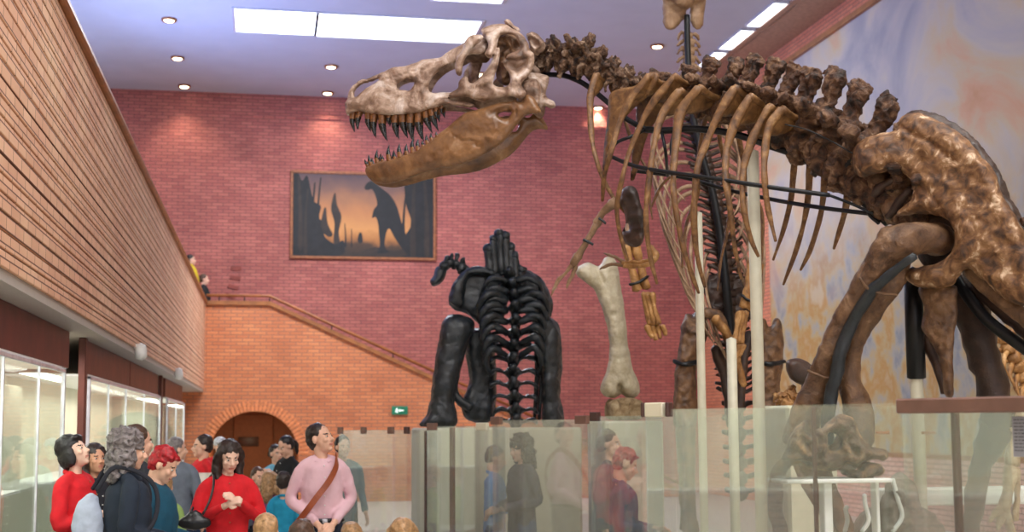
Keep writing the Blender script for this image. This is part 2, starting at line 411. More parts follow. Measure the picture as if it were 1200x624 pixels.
# stair wall: landing, slope and arch
apx = atz; ME = atx(903, 300, XR).y; MT = atx(1035, 0, XR).z
A = at(297.5, 534, YS); rad = (at(350, 534, YS).x - at(245, 534, YS).x)/2; ax, azz = A.x, A.z
top = [(XL, ZT)]
p0 = at(316, 349, YS); p1 = at(508, 437, YS); sl = (p1.z-p0.z)/(p1.x-p0.x); xe = p0.x - ZT/sl
outer = [(XB-.25, 0), (ax-rad, 0)] + [(ax-rad*math.cos(a), azz+rad*math.sin(a)) for a in np.linspace(0, PI, 33)] + [(ax+rad, 0), (xe, 0), (p0.x, ZT), (XB-.25, ZT)]
sw = MB(); n = len(outer)
tri = geometry.tessellate_polygon([[Vector((x, z, 0)) for x, z in outer]])
sw.add([(x, YS, z) for x, z in outer] + [(x, YS+.3, z) for x, z in outer], [tuple(t) for t in tri] + [tuple(i+n for i in reversed(t)) for t in tri] + [(i, (i+1) % n, (i+1) % n+n, i+n) for i in range(n)])
sw.box((XL, YS, 0), (XB-.25, YS+.3, ZT))
struct(sw.build('wall_stairs', M['brick_stair'], smooth=False))
vo = MB()
for k in range(38):
    a = PI*(k+.5)/38
    mt = Matrix.Translation((ax, YS, azz)) @ Matrix.Rotation(-a, 4, 'Y')
    vo.bbox((-rad-.24, -.014, -.03), (-rad+.005, .25, .03), .006, mtx=Matrix.Translation((ax, YS, azz)) @ Matrix.Rotation(a-PI*0, 4, 'Y'))
M['arch_brick'] = plain('arch_brick', (222, 140, 90), .75, var=.18, scale=9)
struct(vo.build('trim_1', M['arch_brick'], smooth=False))
# passage behind the arch
ps = MB(); ps.box((ax-rad-.25, YS+.3, 0), (ax-rad-.05, YB+2.4, 2.4)).box((ax+rad+.05, YS+.3, 0), (ax+rad+.25, YB+2.4, 2.4)).box((ax-rad-.25, YS+.3, 2.35), (ax+rad+.25, YB+2.4, 2.5))
struct(ps.build('wall_passage', M['brick_stair'], smooth=False))
struct(MB().box((ax-rad-.25, YB+2.2, 0), (ax+rad+.25, YB+2.4, 2.4)).build('wall_passage_end', M['passage'], smooth=False))
dr = struct(MB().bbox((ax-.55, YB+2.12, 0), (ax+.45, YB+2.19, 2.05)).build('door_1', M['passage'], smooth=False))
MB().bbox((ax+.32, YB+2.07, .98), (ax+.37, YB+2.12, 1.1), .01).build('door_handle', M['steel'], dr)
pl = at(291, 518, YB+2.1)
tag(MB().bbox((pl.x-.26, YB+2.09, pl.z-.12), (pl.x+.26, YB+2.118, pl.z+.12), .006).build('door_plate', plain('plate_dark', (62, 44, 36), .5), origin=(pl.x, YB+2.1, pl.z)), 'small dark sign plate on the brown door behind the brick arch', 'sign')
# stairs behind the stair wall
stp = MB(); ns = 24
for k in range(ns):
    x0 = p0.x + (xe-p0.x)*k/ns; x1 = p0.x + (xe-p0.x)*(k+1)/ns; z = ZT*(1-(k+1)/ns)-.75
    if z > .02: stp.box((x0, YS+.3, max(0, z-.35)), (x1, YB, z))
stp.box((XL, YS+.3, 3.0), (p0.x, YB, 3.2))
struct(stp.build('stairs', M['plaster'], smooth=False))
# wooden cap on the stair wall and handrail above it
cap = MB()
def slab(m, a, b, dz0, dz1, y0, y1):
    (xa, za), (xb, zb) = a, b
    m.hexa([(xa, y0, za+dz0), (xb, y0, zb+dz0), (xb, y1, zb+dz0), (xa, y1, za+dz0), (xa, y0, za+dz1), (xb, y0, zb+dz1), (xb, y1, zb+dz1), (xa, y1, za+dz1)])
slab(cap, (XB, ZT), (p0.x, ZT), -.03, .06, YS-.06, YS+.34); slab(cap, (p0.x, ZT), (xe, 0), -.03, .06, YS-.06, YS+.34)
struct(cap.build('trim_2', M['wood'], smooth=False))
hr = MB(); hz = .2
hr.tube([(XB+.02, YS+.15, ZT+hz), (p0.x, YS+.15, ZT+hz), (xe-.2, YS+.15, .1+hz)], .035, n=8, sub=1)
hroot = empty('stair_handrail', (p0.x, YS+.15, ZT), 'thin wooden handrail on short posts following the cap of the brick stair wall', 'handrail')
hr.build('rail', M['rail'], hroot)
for k in range(9):
    t = k/8; x = XB+.3 + (p0.x-XB-.3)*k/2 if k < 3 else p0.x + (xe-p0.x)*(k-2)/7; z = ZT if k < 3 else ZT*(1-(k-2)/7)
    MB().tube([(x, YS+.15, z+.05), (x, YS+.15, z+hz)], .016, n=6, sub=1).build('baluster', M['steel'], hroot)
# right wall: brick, mural, brick band, wooden soffit
struct(MB().box((XR, YF, 0), (XR+.2, YB, ZC)).build('wall_right', M['brick_right'], smooth=False))
tag(MB().bbox((XR-.03, YF+1.5, 1.22), (XR-.002, ME, MT), .004).build('mural', M['mural'], smooth=False, origin=(XR, 12, 1.31)), 'huge pastel wall painting of sky and ochre ground covering the right wall', 'mural')
struct(MB().box((XR-.1, YF, MT), (XR-.001, ME, MT+.1)).box((XR-.06, YF, 1.14), (XR-.001, ME, 1.22)).build('trim_3', M['wood'], smooth=False))
struct(MB().box((XR-1.0, YF, ZC-.05), (XR-.001, YB, ZC-.001)).build('trim_4', M['ceil_edge'], smooth=False))
M['brick_pale'] = brick('brick_pale_wall', (226, 176, 158), (214, 160, 144), (150, 116, 106), axis='YZ')
struct(MB().box((XR-.12, YF, 0), (XR-.001, ME, 1.14)).build('wall_right_base', M['brick_pale'], smooth=False))
# balcony parapet: rows of bricks with deeply raked joints
bal = MB(); rows = 20; hh = (ZT-ZU)/rows
bal.box((XB-.2, YF, ZU+.02), (XB-.018, YS, ZT), 1)
for r in range(rows): bal.bbox((XB-.1, YF, ZU+r*hh+.006), (XB, YS, ZU+(r+1)*hh-.007), .004)
struct(bal.build('wall_balcony', [M['brick_balcony'], M['mortar_dark']], smooth=False))
struct(MB().bbox((XB-.3, YF, ZT), (XB+.05, YS, ZT+.06), .015).build('trim_6', M['wood'], smooth=False))
struct(MB().box((XL, YF, ZU-.06), (XB-.02, YS, ZU+.02)).box((XL, YF, ZU+.02), (XB-.2, YS, 3.2)).build('floor_gallery', plain('soffit_paint', (176, 168, 160), .7, var=.03), smooth=False))
struct(MB().box((XL-.2, YF, 0), (XL, YB, ZC)).build('wall_left', M['plaster'], smooth=False))
struct(MB().box((XL, YF-.2, 0), (XR, YF, ZC)).build('wall_front', M['brick_front'], smooth=False))
# unseen windows behind the visitors, and gallery windows added to light the hall
wi = 0
def window(x0, x1, y0, y1, z0, z1, mat, axis):
    global wi; wi += 1
    m = MB()
    if axis == 'y':
        m.box((x0, y0-.0, z0), (x1, y0+.02, z1)); o = m.build('window_%d' % wi, mat, smooth=False); g = MB()
        for t in (0, .33, .66, 1): xx = x0+(x1-x0)*t; g.bbox((xx-.04, y0-.02, z0), (xx+.04, y0+.08, z1), .01)
        for t in (0, .5, 1): zz = z0+(z1-z0)*t; g.bbox((x0, y0-.02, zz-.04), (x1, y0+.08, zz+.04), .01)
    else:
        m.box((x0, y0, z0), (x0+.02, y1, z1)); o = m.build('window_%d' % wi, mat, smooth=False); g = MB()
        for t in (0, .33, .66, 1): yy = y0+(y1-y0)*t; g.bbox((x0-.02, yy-.04, z0), (x0+.08, yy+.04, z1), .01)
        for t in (0, .5, 1): zz = z0+(z1-z0)*t; g.bbox((x0-.02, y0, zz-.04), (x0+.08, y1, zz+.04), .01)
    struct(o); g.build('window_frame', M['white'], o, smooth=False)
for x0 in (-.9, 2.1, 5.1): window(x0, x0+2.5, YF+.01, 0, .9, 7.0, M['skyglow'], 'y')
for y0 in (-5, -1, 3, 7): window(XL+.01, 0, y0, y0+3, 3.9, 7.2, M['skyglow'], 'x')  # unseen gallery windows added to throw light from the left
for y0 in (11.5, 15.5, 19.5): window(XL+.01, 0, y0, y0+3.2, 4.2, 7.3, M['skyblue'], 'x')  # unseen blue-glowing windows added to tint the far ceiling

def area(loc, rot, sx, sy, e, c):
    ld = bpy.data.lights.new('hall_lamp', 'AREA'); ld.shape = 'RECTANGLE'; ld.size = sx; ld.size_y = sy; ld.energy = e; ld.color = c
    o = bpy.data.objects.new('hall_lamp', ld); COL.objects.link(o); o.location = loc; o.rotation_euler = rot; return o
# ------------------------------------------------------------------ ceiling lights
def quadlamp(name, pts, zc, label, cat, group, depth=.05):
    P = [atz(x, y, zc) for x, y in pts]
    x0, x1 = min(p.x for p in P), max(p.x for p in P); y0, y1 = min(p.y for p in P), max(p.y for p in P)
    xs = sorted(p.x for p in P); ys = sorted(p.y for p in P); x0 = (xs[0]+xs[1])/2; x1 = (xs[2]+xs[3])/2; y0 = (ys[0]+ys[1])/2; y1 = (ys[2]+ys[3])/2
    e = empty(name, ((x0+x1)/2, (y0+y1)/2, zc), label, cat, group)
    MB().box((x0, y0, zc-.012), (x1, y1, zc-.004)).build('diffuser', M['panelglow'], e, smooth=False)
    f = MB(); w = .06
    for a, b in (((x0-w, y0-w), (x1+w, y0)), ((x0-w, y1), (x1+w, y1+w)), ((x0-w, y0), (x0, y1)), ((x1, y0), (x1+w, y1))):
        f.bbox((a[0], a[1], zc-.03), (b[0], b[1], zc-.001), .006)
    f.build('lamp_frame', M['alu'], e, smooth=False)
    ld = bpy.data.lights.new('panel_light', 'AREA'); ld.shape = 'RECTANGLE'; ld.size = x1-x0; ld.size_y = y1-y0; ld.energy = 60*(x1-x0)*(y1-y0); ld.color = (.9, .95, 1)
    lo = bpy.data.objects.new('panel_light', ld); COL.objects.link(lo); lo.location = ((x0+x1)/2, (y0+y1)/2, zc-.04)
    return e
quadlamp('ceiling_light_panel', [(276, 10), (371, 13), (368, 40), (276, 36)], ZC, 'white rectangular ceiling light panel left of the longer one', 'ceiling light', 'wide light panels')
quadlamp('ceiling_light_panel', [(374, 14), (566, 25), (549, 50), (371, 41)], ZC, 'long white ceiling light panel reaching behind the big skull', 'ceiling light', 'wide light panels')
quadlamp('ceiling_light_panel', [(520, -12), (600, -8), (580, 2), (500, -1)], ZC, 'ceiling light panel just cut by the top edge above the big skull', 'ceiling light', 'wide light panels')
zs = ZC
for i, (ya, yb) in enumerate(((29, 2), (56, 34), (76, 60), (-4, -30))):
    a = atz(0, 0, zs)
    # rows along the right soffit at constant x
    def solve(py, x): 
        lo, hi = 6.0, 60.0
        for _ in range(40):
            mid = (lo+hi)/2; v = RC.transposed() @ (Vector((x, mid, zs))-CAM); yy = CY - F*(v.y/-v.z)
            if yy < py: lo = mid
            else: hi = mid
        return mid
    xm = (atz(890, 29, ZC).x+atz(916, 2, ZC).x)/2; x0, x1 = xm-.22, xm+.22; y1 = solve(ya, xm); y0 = solve(yb, xm)
    lab = ['second rectangular lamp from the top along the right edge of the ceiling', 'middle rectangular lamp beside the brown soffit, right above the backbone', 'farthest rectangular lamp along the soffit, half behind the backbone', 'rectangular soffit lamp nearest the visitors, at the top edge'][i]
    e = empty('soffit_lamp', (x0, y0, ZC), lab, 'ceiling light', 'rectangular lamps along the right of the ceiling')
    MB().box((x0, y0, ZC-.02), (x1, y1, ZC-.012)).build('diffuser', M['panelglow'], e, smooth=False)
    f = MB()
    for q in (((x0-.03, y0-.03), (x1+.03, y0)), ((x0-.03, y1), (x1+.03, y1+.03)), ((x0-.03, y0), (x0, y1)), ((x1, y0), (x1+.03, y1))): f.bbox((*q[0], ZC-.05), (*q[1], ZC-.001), .005)
    f.build('lamp_frame', M['alu'], e, smooth=False)
spots = [(198, 22, 'leftmost at the top of the ceiling'), (208, 67, 'second of the left column of downlights'), (216, 100, 'lowest of the left column, beside the back wall'), (388, 77, 'upper one left of the big skull'), (384, 108, 'lower one left of the big skull, near the back wall'), (563, 86, 'seen through the cheek opening of the big skull'), (701, 125, 'seen under the neck bones of the big skeleton'), (770, 53, 'beside the tall neck of the standing skeleton')]
proto = None
for px, py, w in spots:
    p = atz(px, py, ZC); c = Vector((p.x, p.y, ZC)); lab = 'small round ceiling downlight, ' + w
    if proto is None:
        e = empty('downlight', c, lab, 'downlight', 'round downlights in the ceiling')
        r = MB(); v = []; f = []
        for rr, dz in ((.15, 0), (.15, -.05), (.11, -.05), (.10, -.02)):
            v += [(c.x+rr*math.cos(2*PI*k/20), c.y+rr*math.sin(2*PI*k/20), c.z+dz) for k in range(20)]
        for q in range(3): f += [(q*20+k, q*20+(k+1) % 20, (q+1)*20+(k+1) % 20, (q+1)*20+k) for k in range(20)]
        r.add(v, f).build('trim_ring', M['frame'], e)
        MB().ell((c.x, c.y, c.z-.035), (.105, .105, .03), 16, 6).build('lamp_lens', M['lampglow'], e)
        proto = e
    else:
        e = proto.copy(); COL.objects.link(e); e.location = c; e['label'] = lab
        for ch in [x for x in COL.objects if x.parent == proto]:
            k = ch.copy(); COL.objects.link(k); k.parent = e; k.matrix_parent_inverse = ch.matrix_parent_inverse.copy()
    ld = bpy.data.lights.new('downlight_bulb', 'SPOT'); ld.energy = 55; ld.spot_size = math.radians(110); ld.spot_blend = .8; ld.color = (1, .82, .6); ld.shadow_soft_size = .08
    lo = bpy.data.objects.new('downlight_bulb', ld); COL.objects.link(lo); lo.location = (c.x, c.y, c.z-.1)

# ------------------------------------------------------------------ the painting, exit sign, balcony spots
PY = YB-.01
fr = [at(x, y, YB-.05) for x, y in ((342, 197), (511, 207), (511, 306), (338, 303))]
x0 = (fr[0].x+fr[3].x)/2; x1 = (fr[1].x+fr[2].x)/2; z0 = (fr[2].z+fr[3].z)/2; z1 = (fr[0].z+fr[1].z)/2
pt = empty('framed_painting', ((x0+x1)/2, PY, z0), 'large framed dusk landscape painting with a dark dinosaur silhouette on the brick back wall', 'painting')
g = MB(); w = .07
for a, b in (((x0, z0), (x1, z0+w)), ((x0, z1-w), (x1, z1)), ((x0, z0+w), (x0+w, z1-w)), ((x1-w, z0+w), (x1, z1-w))): g.bbox((a[0], YB-.08, a[1]), (b[0], YB-.002, b[1]), .015)
g.build('painting_frame', M['frame'], pt, smooth=False)
def canvas_mat():
    m, nt, b = newmat('canvas_dusk'); L = nt.links.new
    tc = nt.nodes.new('ShaderNodeTexCoord'); sp = nt.nodes.new('ShaderNodeSeparateXYZ'); L(tc.outputs['Object'], sp.inputs[0])
    n = nt.nodes.new('ShaderNodeTexNoise'); n.inputs['Scale'].default_value = 2.5; n.inputs['Detail'].default_value = 6; L(tc.outputs['Object'], n.inputs['Vector'])
    ma = nt.nodes.new('ShaderNodeMath'); ma.operation = 'MULTIPLY_ADD'; ma.inputs[1].default_value = .5; L(n.outputs['Fac'], ma.inputs[0]); L(sp.outputs['Z'], ma.inputs[2])
    mr = nt.nodes.new('ShaderNodeMapRange'); mr.inputs['From Min'].default_value = z0+.25; mr.inputs['From Max'].default_value = z1+.25; L(ma.outputs[0], mr.inputs['Value'])
    r = nt.nodes.new('ShaderNodeValToRGB'); e = r.color_ramp.elements
    cs = [(0, (34, 28, 24)), (.16, (70, 48, 30)), (.24, (168, 108, 54)), (.34, (204, 142, 80)), (.55, (184, 122, 74)), (.8, (124, 88, 74)), (1, (80, 64, 72))]
    e[0].position = 0; e[0].color = rgb(cs[0][1]); e[1].position = 1; e[1].color = rgb(cs[-1][1])
    for p, c in cs[1:-1]: q = e.new(p); q.color = rgb(c)
    L(mr.outputs[0], r.inputs['Fac']); L(r.outputs['Color'], b.inputs['Base Color']); b.inputs['Roughness'].default_value = .6
    return m
MB().box((x0+w, YB-.05, z0+w), (x1-w, YB-.01, z1-w)).build('canvas', canvas_mat(), pt, smooth=False)
M['paint_dark'] = plain('paint_dark', (18, 19, 22), .6, var=.4, scale=6); M['paint_brown'] = plain('paint_brown', (44, 33, 26), .6, var=.3, scale=6)
def painted(name, poly, mat, dy=.051):
    xa, xb, za, zb = x0+w, x1-w, z0+w, z1-w
    P = loop_resample(poly, 2, True); V = [Vector((min(max(at(a, b, YB-dy).x, xa), xb), min(max(at(a, b, YB-dy).z, za), zb), 0)) for a, b in P]
    tr = geometry.tessellate_polygon([V]); n = len(V)
    return MB().add([(p.x, YB-dy-.002, p.y) for p in V] + [(p.x, YB-dy+.004, p.y) for p in V], [tuple(t) for t in tr] + [(i, (i+1) % n, (i+1) % n+n, i+n) for i in range(n)]).build(name, mat, pt, smooth=False)
painted('painted_forest', [(344, 200), (350, 204), (354, 212), (360, 206), (364, 222), (368, 236), (376, 242), (374, 256), (384, 262), (380, 276), (392, 286), (402, 282), (404, 292), (396, 300), (342, 302), (341, 250)], M['paint_dark'])
painted('painted_forest', [(474, 214), (480, 206), (488, 212), (494, 204), (503, 208), (509, 206), (509, 305), (470, 304), (480, 296), (474, 280), (482, 262), (476, 240)], M['paint_dark'])
painted('painted_ground', [(341, 296), (370, 294), (400, 292), (418, 296), (440, 290), (462, 294), (490, 288), (509, 296), (509, 305), (341, 303)], M['paint_brown'], .0505)
painted('painted_tree', [(380, 244), (382, 243), (384, 262), (390, 275), (386, 278), (380, 274), (376, 262)], M['paint_brown'], .0515)
painted('painted_tree', [(390, 232), (393, 226), (395, 240), (400, 254), (397, 272), (398, 284), (391, 284), (392, 262), (388, 246)], M['paint_brown'], .0515)
for (xa_, ya_, xb_, yb_, r_) in ((350, 206, 352, 290, 2), (361, 222, 358, 296, 1.6), (369, 214, 366, 290, 1.5), (376, 208, 373, 270, 1.2), (404, 262, 405, 290, .8), (412, 268, 412, 290, .6), (486, 206, 484, 300, 2.4), (497, 206, 500, 300, 2.2), (476, 224, 473, 290, 1.4)):
    painted('painted_tree', [(xa_-r_*.5, ya_), (xa_+r_*.5, ya_), (xb_+r_, (ya_+yb_)/2), (xb_+r_*1.2, yb_), (xb_-r_*1.2, yb_), (xb_-r_, (ya_+yb_)/2)], M['paint_dark' if r_ < 1.55 else 'paint_brown'], .0535)
painted('painted_dinosaur', [(427, 220), (431, 214), (438, 212), (442, 217), (450, 223), (458, 230), (465, 242), (471, 262), (478, 280), (488, 294), (494, 303), (480, 300), (470, 290), (462, 278), (456, 268), (452, 276), (451, 290), (456, 296), (442, 297), (445, 288), (444, 272), (443, 262), (440, 254), (436, 256), (438, 246), (442, 240), (440, 230), (436, 222), (430, 223)], M['paint_dark'], .0525)
painted('painted_figure', [(419, 282), (421, 273), (424, 274), (425, 284), (421, 285)], M['paint_dark'], .0525)
struct(MB().bbox((at(296, 139, YB).x, YB-.05, at(400, 139, YB).z-.04), (XR, YB, at(400, 139, YB).z+.04), .01).build('trim_7', M['brick_back'], smooth=False))
area((ax, YS+1.6, 2.3), (0, 0, 0), .8, .3, 26, (1, .78, .5))  # unseen lamp added to brighten the passage
# exit sign
s = at(468.5, 481.5, YS-.02); sr = empty('exit_sign', (s.x, YS-.02, s.z-.08), 'small green exit sign with a white arrow and running figure on the orange brick wall', 'sign')
MB().bbox((s.x-.19, YS-.04, s.z-.1), (s.x+.19, YS, s.z+.1), .008).build('sign_panel', M['green'], sr, smooth=False)
q = MB(); y = YS-.043; X = s.x; Z = s.z
q.box((X+.0, y, Z-.012), (X+.09, y+.002, Z+.012)).add([(X+.0, y, Z+.035), (X-.035, y, Z), (X+.0, y, Z-.035)], [(0, 1, 2)])
q.ell((X-.07, y, Z+.042), (.014, .003, .014)).tube([(X-.07, y, Z+.025), (X-.075, y, Z-.01), (X-.055, y, Z-.025), (X-.06, y, Z-.055)], .009, n=6, sub=1).tube([(X-.075, y, Z-.01), (X-.09, y, Z-.03), (X-.11, y, Z-.03)], .009, n=6, sub=1).tube([(X-.1, y, Z+.01), (X-.085, y, Z+.022), (X-.055, y, Z+.018), (X-.045, y, Z+.0)], .006, n=6, sub=1)
q.build('sign_symbol', M['signwhite'], sr)
# little white spot lamps under the balcony edge
for px, py, w in ((165, 409, 'nearer the visitors'), (209.5, 436, 'farther away, near the stair wall')):
    p = atx(px, py, XB+.05); e = empty('balcony_spotlight', p, 'small white spotlight under the brick balcony edge, ' + w, 'spotlight', 'white spotlights on the balcony edge')
    MB().tube([p+Vector((0, 0, .04)), p+Vector((0, 0, -.02)), p+Vector((.01, -.01, -.1))], [.05, .065, .06], n=14, sub=2).build('lamp_body', M['white'], e)
    MB().bbox((p.x-.09, p.y-.03, p.z+.0), (p.x-.0, p.y+.03, p.z+.05), .01).build('bracket', M['white'], e)

# ------------------------------------------------------------------ left showcases under the balcony
def cabinet(y0, y1, lab, posts):
    zt = 2.21; e = empty('wall_showcase', (XC, (y0+y1)/2, 0), lab, 'showcase', 'tall showcases under the balcony')
    MB().bbox((XC-.7, y0, 0), (XC-.01, y1, .55), .01).build('base', M['brownboard'], e, smooth=False)
    MB().box((XC-.72, y0, .55), (XC-.7, y1, zt)).build('back_panel', M['cream'], e, smooth=False)
    MB().box((XC-.70, y0+.02, .552), (XC-.02, y1-.02, .575)).box((XC-.70, y0+.02, 1.25), (XC-.3, y1-.02, 1.27)).build('shelf', M['white'], e, smooth=False)
    MB().box((XC-.004, y0+.02, .56), (XC+.004, y1-.02, zt-.03)).build('glass_pane', M['glass_left'], e, smooth=False)
    MB().box((XC-.7, y1-.012, .56), (XC-.02, y1-.004, zt-.03)).build('glass_pane', M['glass_left'], e, smooth=False)
    fr = MB(); fr.bbox((XC-.02, y0, zt-.03), (XC+.012, y1, zt), .004).bbox((XC-.02, y0, .55), (XC+.012, y1, .58), .004)
    for y in (y0, y1-.03): fr.bbox((XC-.02, y, .55), (XC+.012, y+.035, zt), .004)
    fr.build('metal_frame', M['alu'], e, smooth=False)
    for y in posts: MB().box((XC-.006, y-.01, .56), (XC+.01, y+.01, zt-.03)).build('glazing_bar', M['alu'], e, smooth=False)
    MB().box((XC-.72, y0, zt), (XC-.02, y1, zt+.02)).build('top_panel', M['white'], e, smooth=False)
    return e
cabinet(2.5, 10.9, 'nearest tall glass showcase with a white metal frame at the left edge', [5.9, 8.4, 9.7])
cabinet(12.4, 20.6, 'middle tall glass showcase beyond the dark gap under the balcony', [13.9, 15.6, 17.9])
cabinet(22.1, 26.6, 'farthest narrow tall glass showcase beside the orange stair wall', [24.2])
def fascia(y0, y1, lab):
    tag(MB().bbox((XC-.1, y0, 2.235), (XC-.04, y1, ZU-.062), .004).build('fascia_board', M['brownboard'], smooth=False, origin=(XC, (y0+y1)/2, 2.2)), lab, 'board', 'brown boards above the tall showcases')
fascia(2.5, 7.9, 'reddish brown board above the nearest showcase, cut by the left edge')
fascia(7.95, 11.4, 'reddish brown board above the nearest showcase, right next to the dark gap')
fascia(12.4, 16.4, 'reddish brown board just right of the dark gap over the middle showcase')
fascia(16.45, 20.6, 'reddish brown board over the far half of the middle showcase')
fascia(22.1, 26.6, 'short brown board over the farthest showcase by the stair wall')
struct(MB().box((XC-1.3, YF, 0), (XC-1.2, YS, ZU-.06)).build('wall_under_gallery', M['cream'], smooth=False))
for (ya, yb, l) in ((11.0, 12.1, 'pale board standing in the gap between the first two tall showcases'),):
    tag(MB().bbox((XC-.55, ya+.1, 0), (XC-.5, yb-.1, 2.1), .005).build('pale_board', M['cream'], smooth=False, origin=(XC-.5, ya, 0)), l, 'board')
tag(MB().bbox((XC-.06, 12.12, 0), (XC+.0, 12.27, ZU-.062), .005).build('brown_post', M['brownboard'], smooth=False, origin=(XC, 12.2, 0)), 'narrow dark brown post left of the middle tall showcase', 'post')
tag(MB().bbox((XC-.06, 20.9, 0), (XC+.0, 21.1, ZU-.062), .005).build('brown_post', M['brownboard'], smooth=False, origin=(XC, 21, 0)), 'narrow dark brown post between the middle and the farthest tall showcases', 'post')

# unseen lamps and panels added to brighten showcases, hall and ceiling
for y0_, y1_ in ((2.6, 10.8), (12.5, 20.5), (22.2, 26.5)):
    area((XC-.3, (y0_+y1_)/2, 2.19), (0, math.radians(-12), 0), .12, y1_-y0_, 4.5*(y1_-y0_), (1, .98, .9))  # unseen strip lamps added inside the showcases
area((XC-.4, 11.7, 2.4), (0, 0, 0), .3, .6, 10, (1, .97, .9))
for x_, y_ in ((1.2, 1), (5.2, 1), (1.2, 5.5), (5.2, 5.5), (1.2, -3.5), (5.2, -3.5)):  # out-of-view panels added to brighten skeleton and balcony from above
    e_ = empty('ceiling_light_panel', (x_, y_, ZC), 'ceiling light panel over the visitors, outside the picture', 'ceiling light', 'ceiling panels over the visitors')
    MB().box((x_-1.4, y_-.75, ZC-.012), (x_+1.4, y_+.75, ZC-.004)).build('diffuser', M['panelglow'], e_, smooth=False)
    area((x_, y_, ZC-.05), (0, 0, 0), 2.8, 1.5, 115, (1, .95, .88))
la = area((-3.6, 22, 4.6), (PI, math.radians(-14), 0), 1.4, 12, 250, (.36, .5, 1)); la.data.spread = math.radians(125)  # unseen blue lamp added to tint the ceiling
for (lx, ly, tx, ty, en) in ((-4.6, 25, 3.5, 27, 1500), (-4.6, 17, 3.5, 21, 1100)):  # unseen spots added to throw blue light on the ceiling
    ld = bpy.data.lights.new('gallery_uplight', 'SPOT'); ld.energy = en; ld.spot_size = math.radians(95); ld.spot_blend = 1; ld.color = (.3, .44, 1); ld.shadow_soft_size = .3
    lo = bpy.data.objects.new('gallery_uplight', ld); COL.objects.link(lo); lo.location = (lx, ly, 4.8); lo.rotation_euler = Vector((tx-lx, ty-ly, ZC-4.8)).to_track_quat('-Z', 'Y').to_euler()
SC.world = bpy.data.worlds.new('world'); SC.world.use_nodes = True
SC.world.node_tree.nodes['Background'].inputs[0].default_value = (.8, .85, 1, 1); SC.world.node_tree.nodes['Background'].inputs[1].default_value = .3
vs = SC.view_settings; vs.view_transform = 'Standard'; vs.look = 'None'; vs.exposure = 0.9; vs.gamma = 1; vs.use_curve_mapping = False
# ------------------------------------------------------------------ tyrannosaur skeleton
T0 = at(1060, 230, 6.1); T1 = at(700, 90, 7.8); BP = Plane(T1, T0)
HM = at(530, 120, 8.1)
hd = Vector((-.955, .297, 0)); HP = Plane(HM, HM+hd)
foot = BP(1060, 230, 0); foot.z = .3
trex = empty('tyrannosaur_skeleton', foot, 'huge brown meat-eating dinosaur skeleton with gaping toothed skull, mounted across the hall', 'skeleton')
def hmap(lf):
    return lambda x, y, w: HP(x, y, lf(x, y)+w)
def mirror(vf, P):
    v, f = vf; return [P.mir(p) for p in v], [tuple(reversed(q)) for q in f]
wb = lambda x: float(np.interp(x, [404, 420, 450, 500, 540, 570, 600, 640], [.025, .038, .052, .068, .095, .14, .19, .22]))
topl = lambda x: float(np.interp(x, [404, 414, 431, 456, 498, 546, 566], [122, 101, 92, 80, 68, 46, 41]))
def lm(x, y): v = max(0, min(1, (y-topl(x))/26)); return wb(x)*(.22+.78*v**.7) - .008
P1 = [(404, 125), (404.5, 131), (405.5, 136), (409, 134), (415, 132), (422, 131.5), (439, 134), (456, 135.5), (473, 134.5), (490, 132), (501, 129), (512, 125.5), (520, 123.5), (535, 124), (552, 127), (556, 122), (545, 119), (530, 117), (522, 113.5), (512, 110), (504, 107.5), (502, 103), (503, 98), (507.6, 90.4), (516, 82), (525, 76), (534, 72.5), (550, 64.5), (564, 63), (571, 56), (570, 46), (565, 41), (555, 41), (549, 43), (546, 46), (542, 51), (531, 57), (523, 62), (513, 68), (498, 69), (487, 73.4), (475, 77), (460, 79), (456, 81), (447, 84.5), (439, 88.5), (431, 92), (422.5, 93.5), (413.5, 101), (408, 109), (407, 116), (404, 121)]
H1a = [(415, 113.6), (415, 108), (418.5, 102.5), (424.7, 98), (434, 95.5), (444, 91), (442, 95), (438, 98.5), (429, 103.5), (421, 110.3), (417.5, 113.4)]
H1b = [(465, 100), (466, 103.5), (470, 105), (480, 105.5), (483, 101.5), (485, 97), (483.5, 93.3), (476, 93.5), (469, 96)]
G1 = [([(438, 97.5), (446, 95), (463, 90.6), (478.5, 84.5), (499, 80.5), (516, 69), (531, 62)], 1.0, .012), ([(484, 94), (492, 93), (503, 91)], .8, .006), ([(404, 118), (412, 117.5)], .8, .006)]
sk = []
def hp(poly, lf, T, R, holes=(), gr=(), both=True, sp=2.6, lump=.25):
    p = inflate(poly, hmap(lf), T, R, holes, sp, gr, True, lump)
    sk.append(p)
    if both: sk.append(mirror(p, HP))
hp(P1, lm, .030, 9, [H1a, H1b], G1)
# lacrimal hook
hp([(564.5, 41), (555, 41), (548, 44), (543, 52), (542, 57), (538, 62), (534.5, 69), (533, 77.5), (534.5, 86), (538, 90.5), (541, 88), (541.8, 82.4), (542.5, 77.5), (544.5, 71.5), (548, 65.5), (553, 58), (560, 52), (566, 46)], lambda x, y: .165, .034, 6)
hp([(550, 63), (568, 62), (566, 74), (563, 84), (561, 93), (559, 99), (551, 99), (549.5, 90), (550, 76)], lambda x, y: -.13, .03, 6, both=False)
# skull roof and the bar behind the eye
P3 = [(563.5, 38), (564, 34), (570.5, 30.6), (580, 28), (591, 27.6), (599, 31.8), (609, 38), (616, 44), (620, 52), (621, 58), (626, 63), (626.5, 73), (623, 82), (616, 80), (618, 70), (610, 71.5), (600, 71), (594, 70.5), (593, 66.5), (597, 62.5), (604, 60.5), (608.5, 56), (607, 49), (603, 42.5), (597, 40.5), (588, 41), (584.5, 45), (583, 53), (579, 61), (575, 68.5), (568, 63.5), (571, 58), (572, 52), (570, 47.5), (565, 42)]
hp(P3, lambda x, y: .10+.09*max(0, min(1, (y-32)/30)), .045, 8)
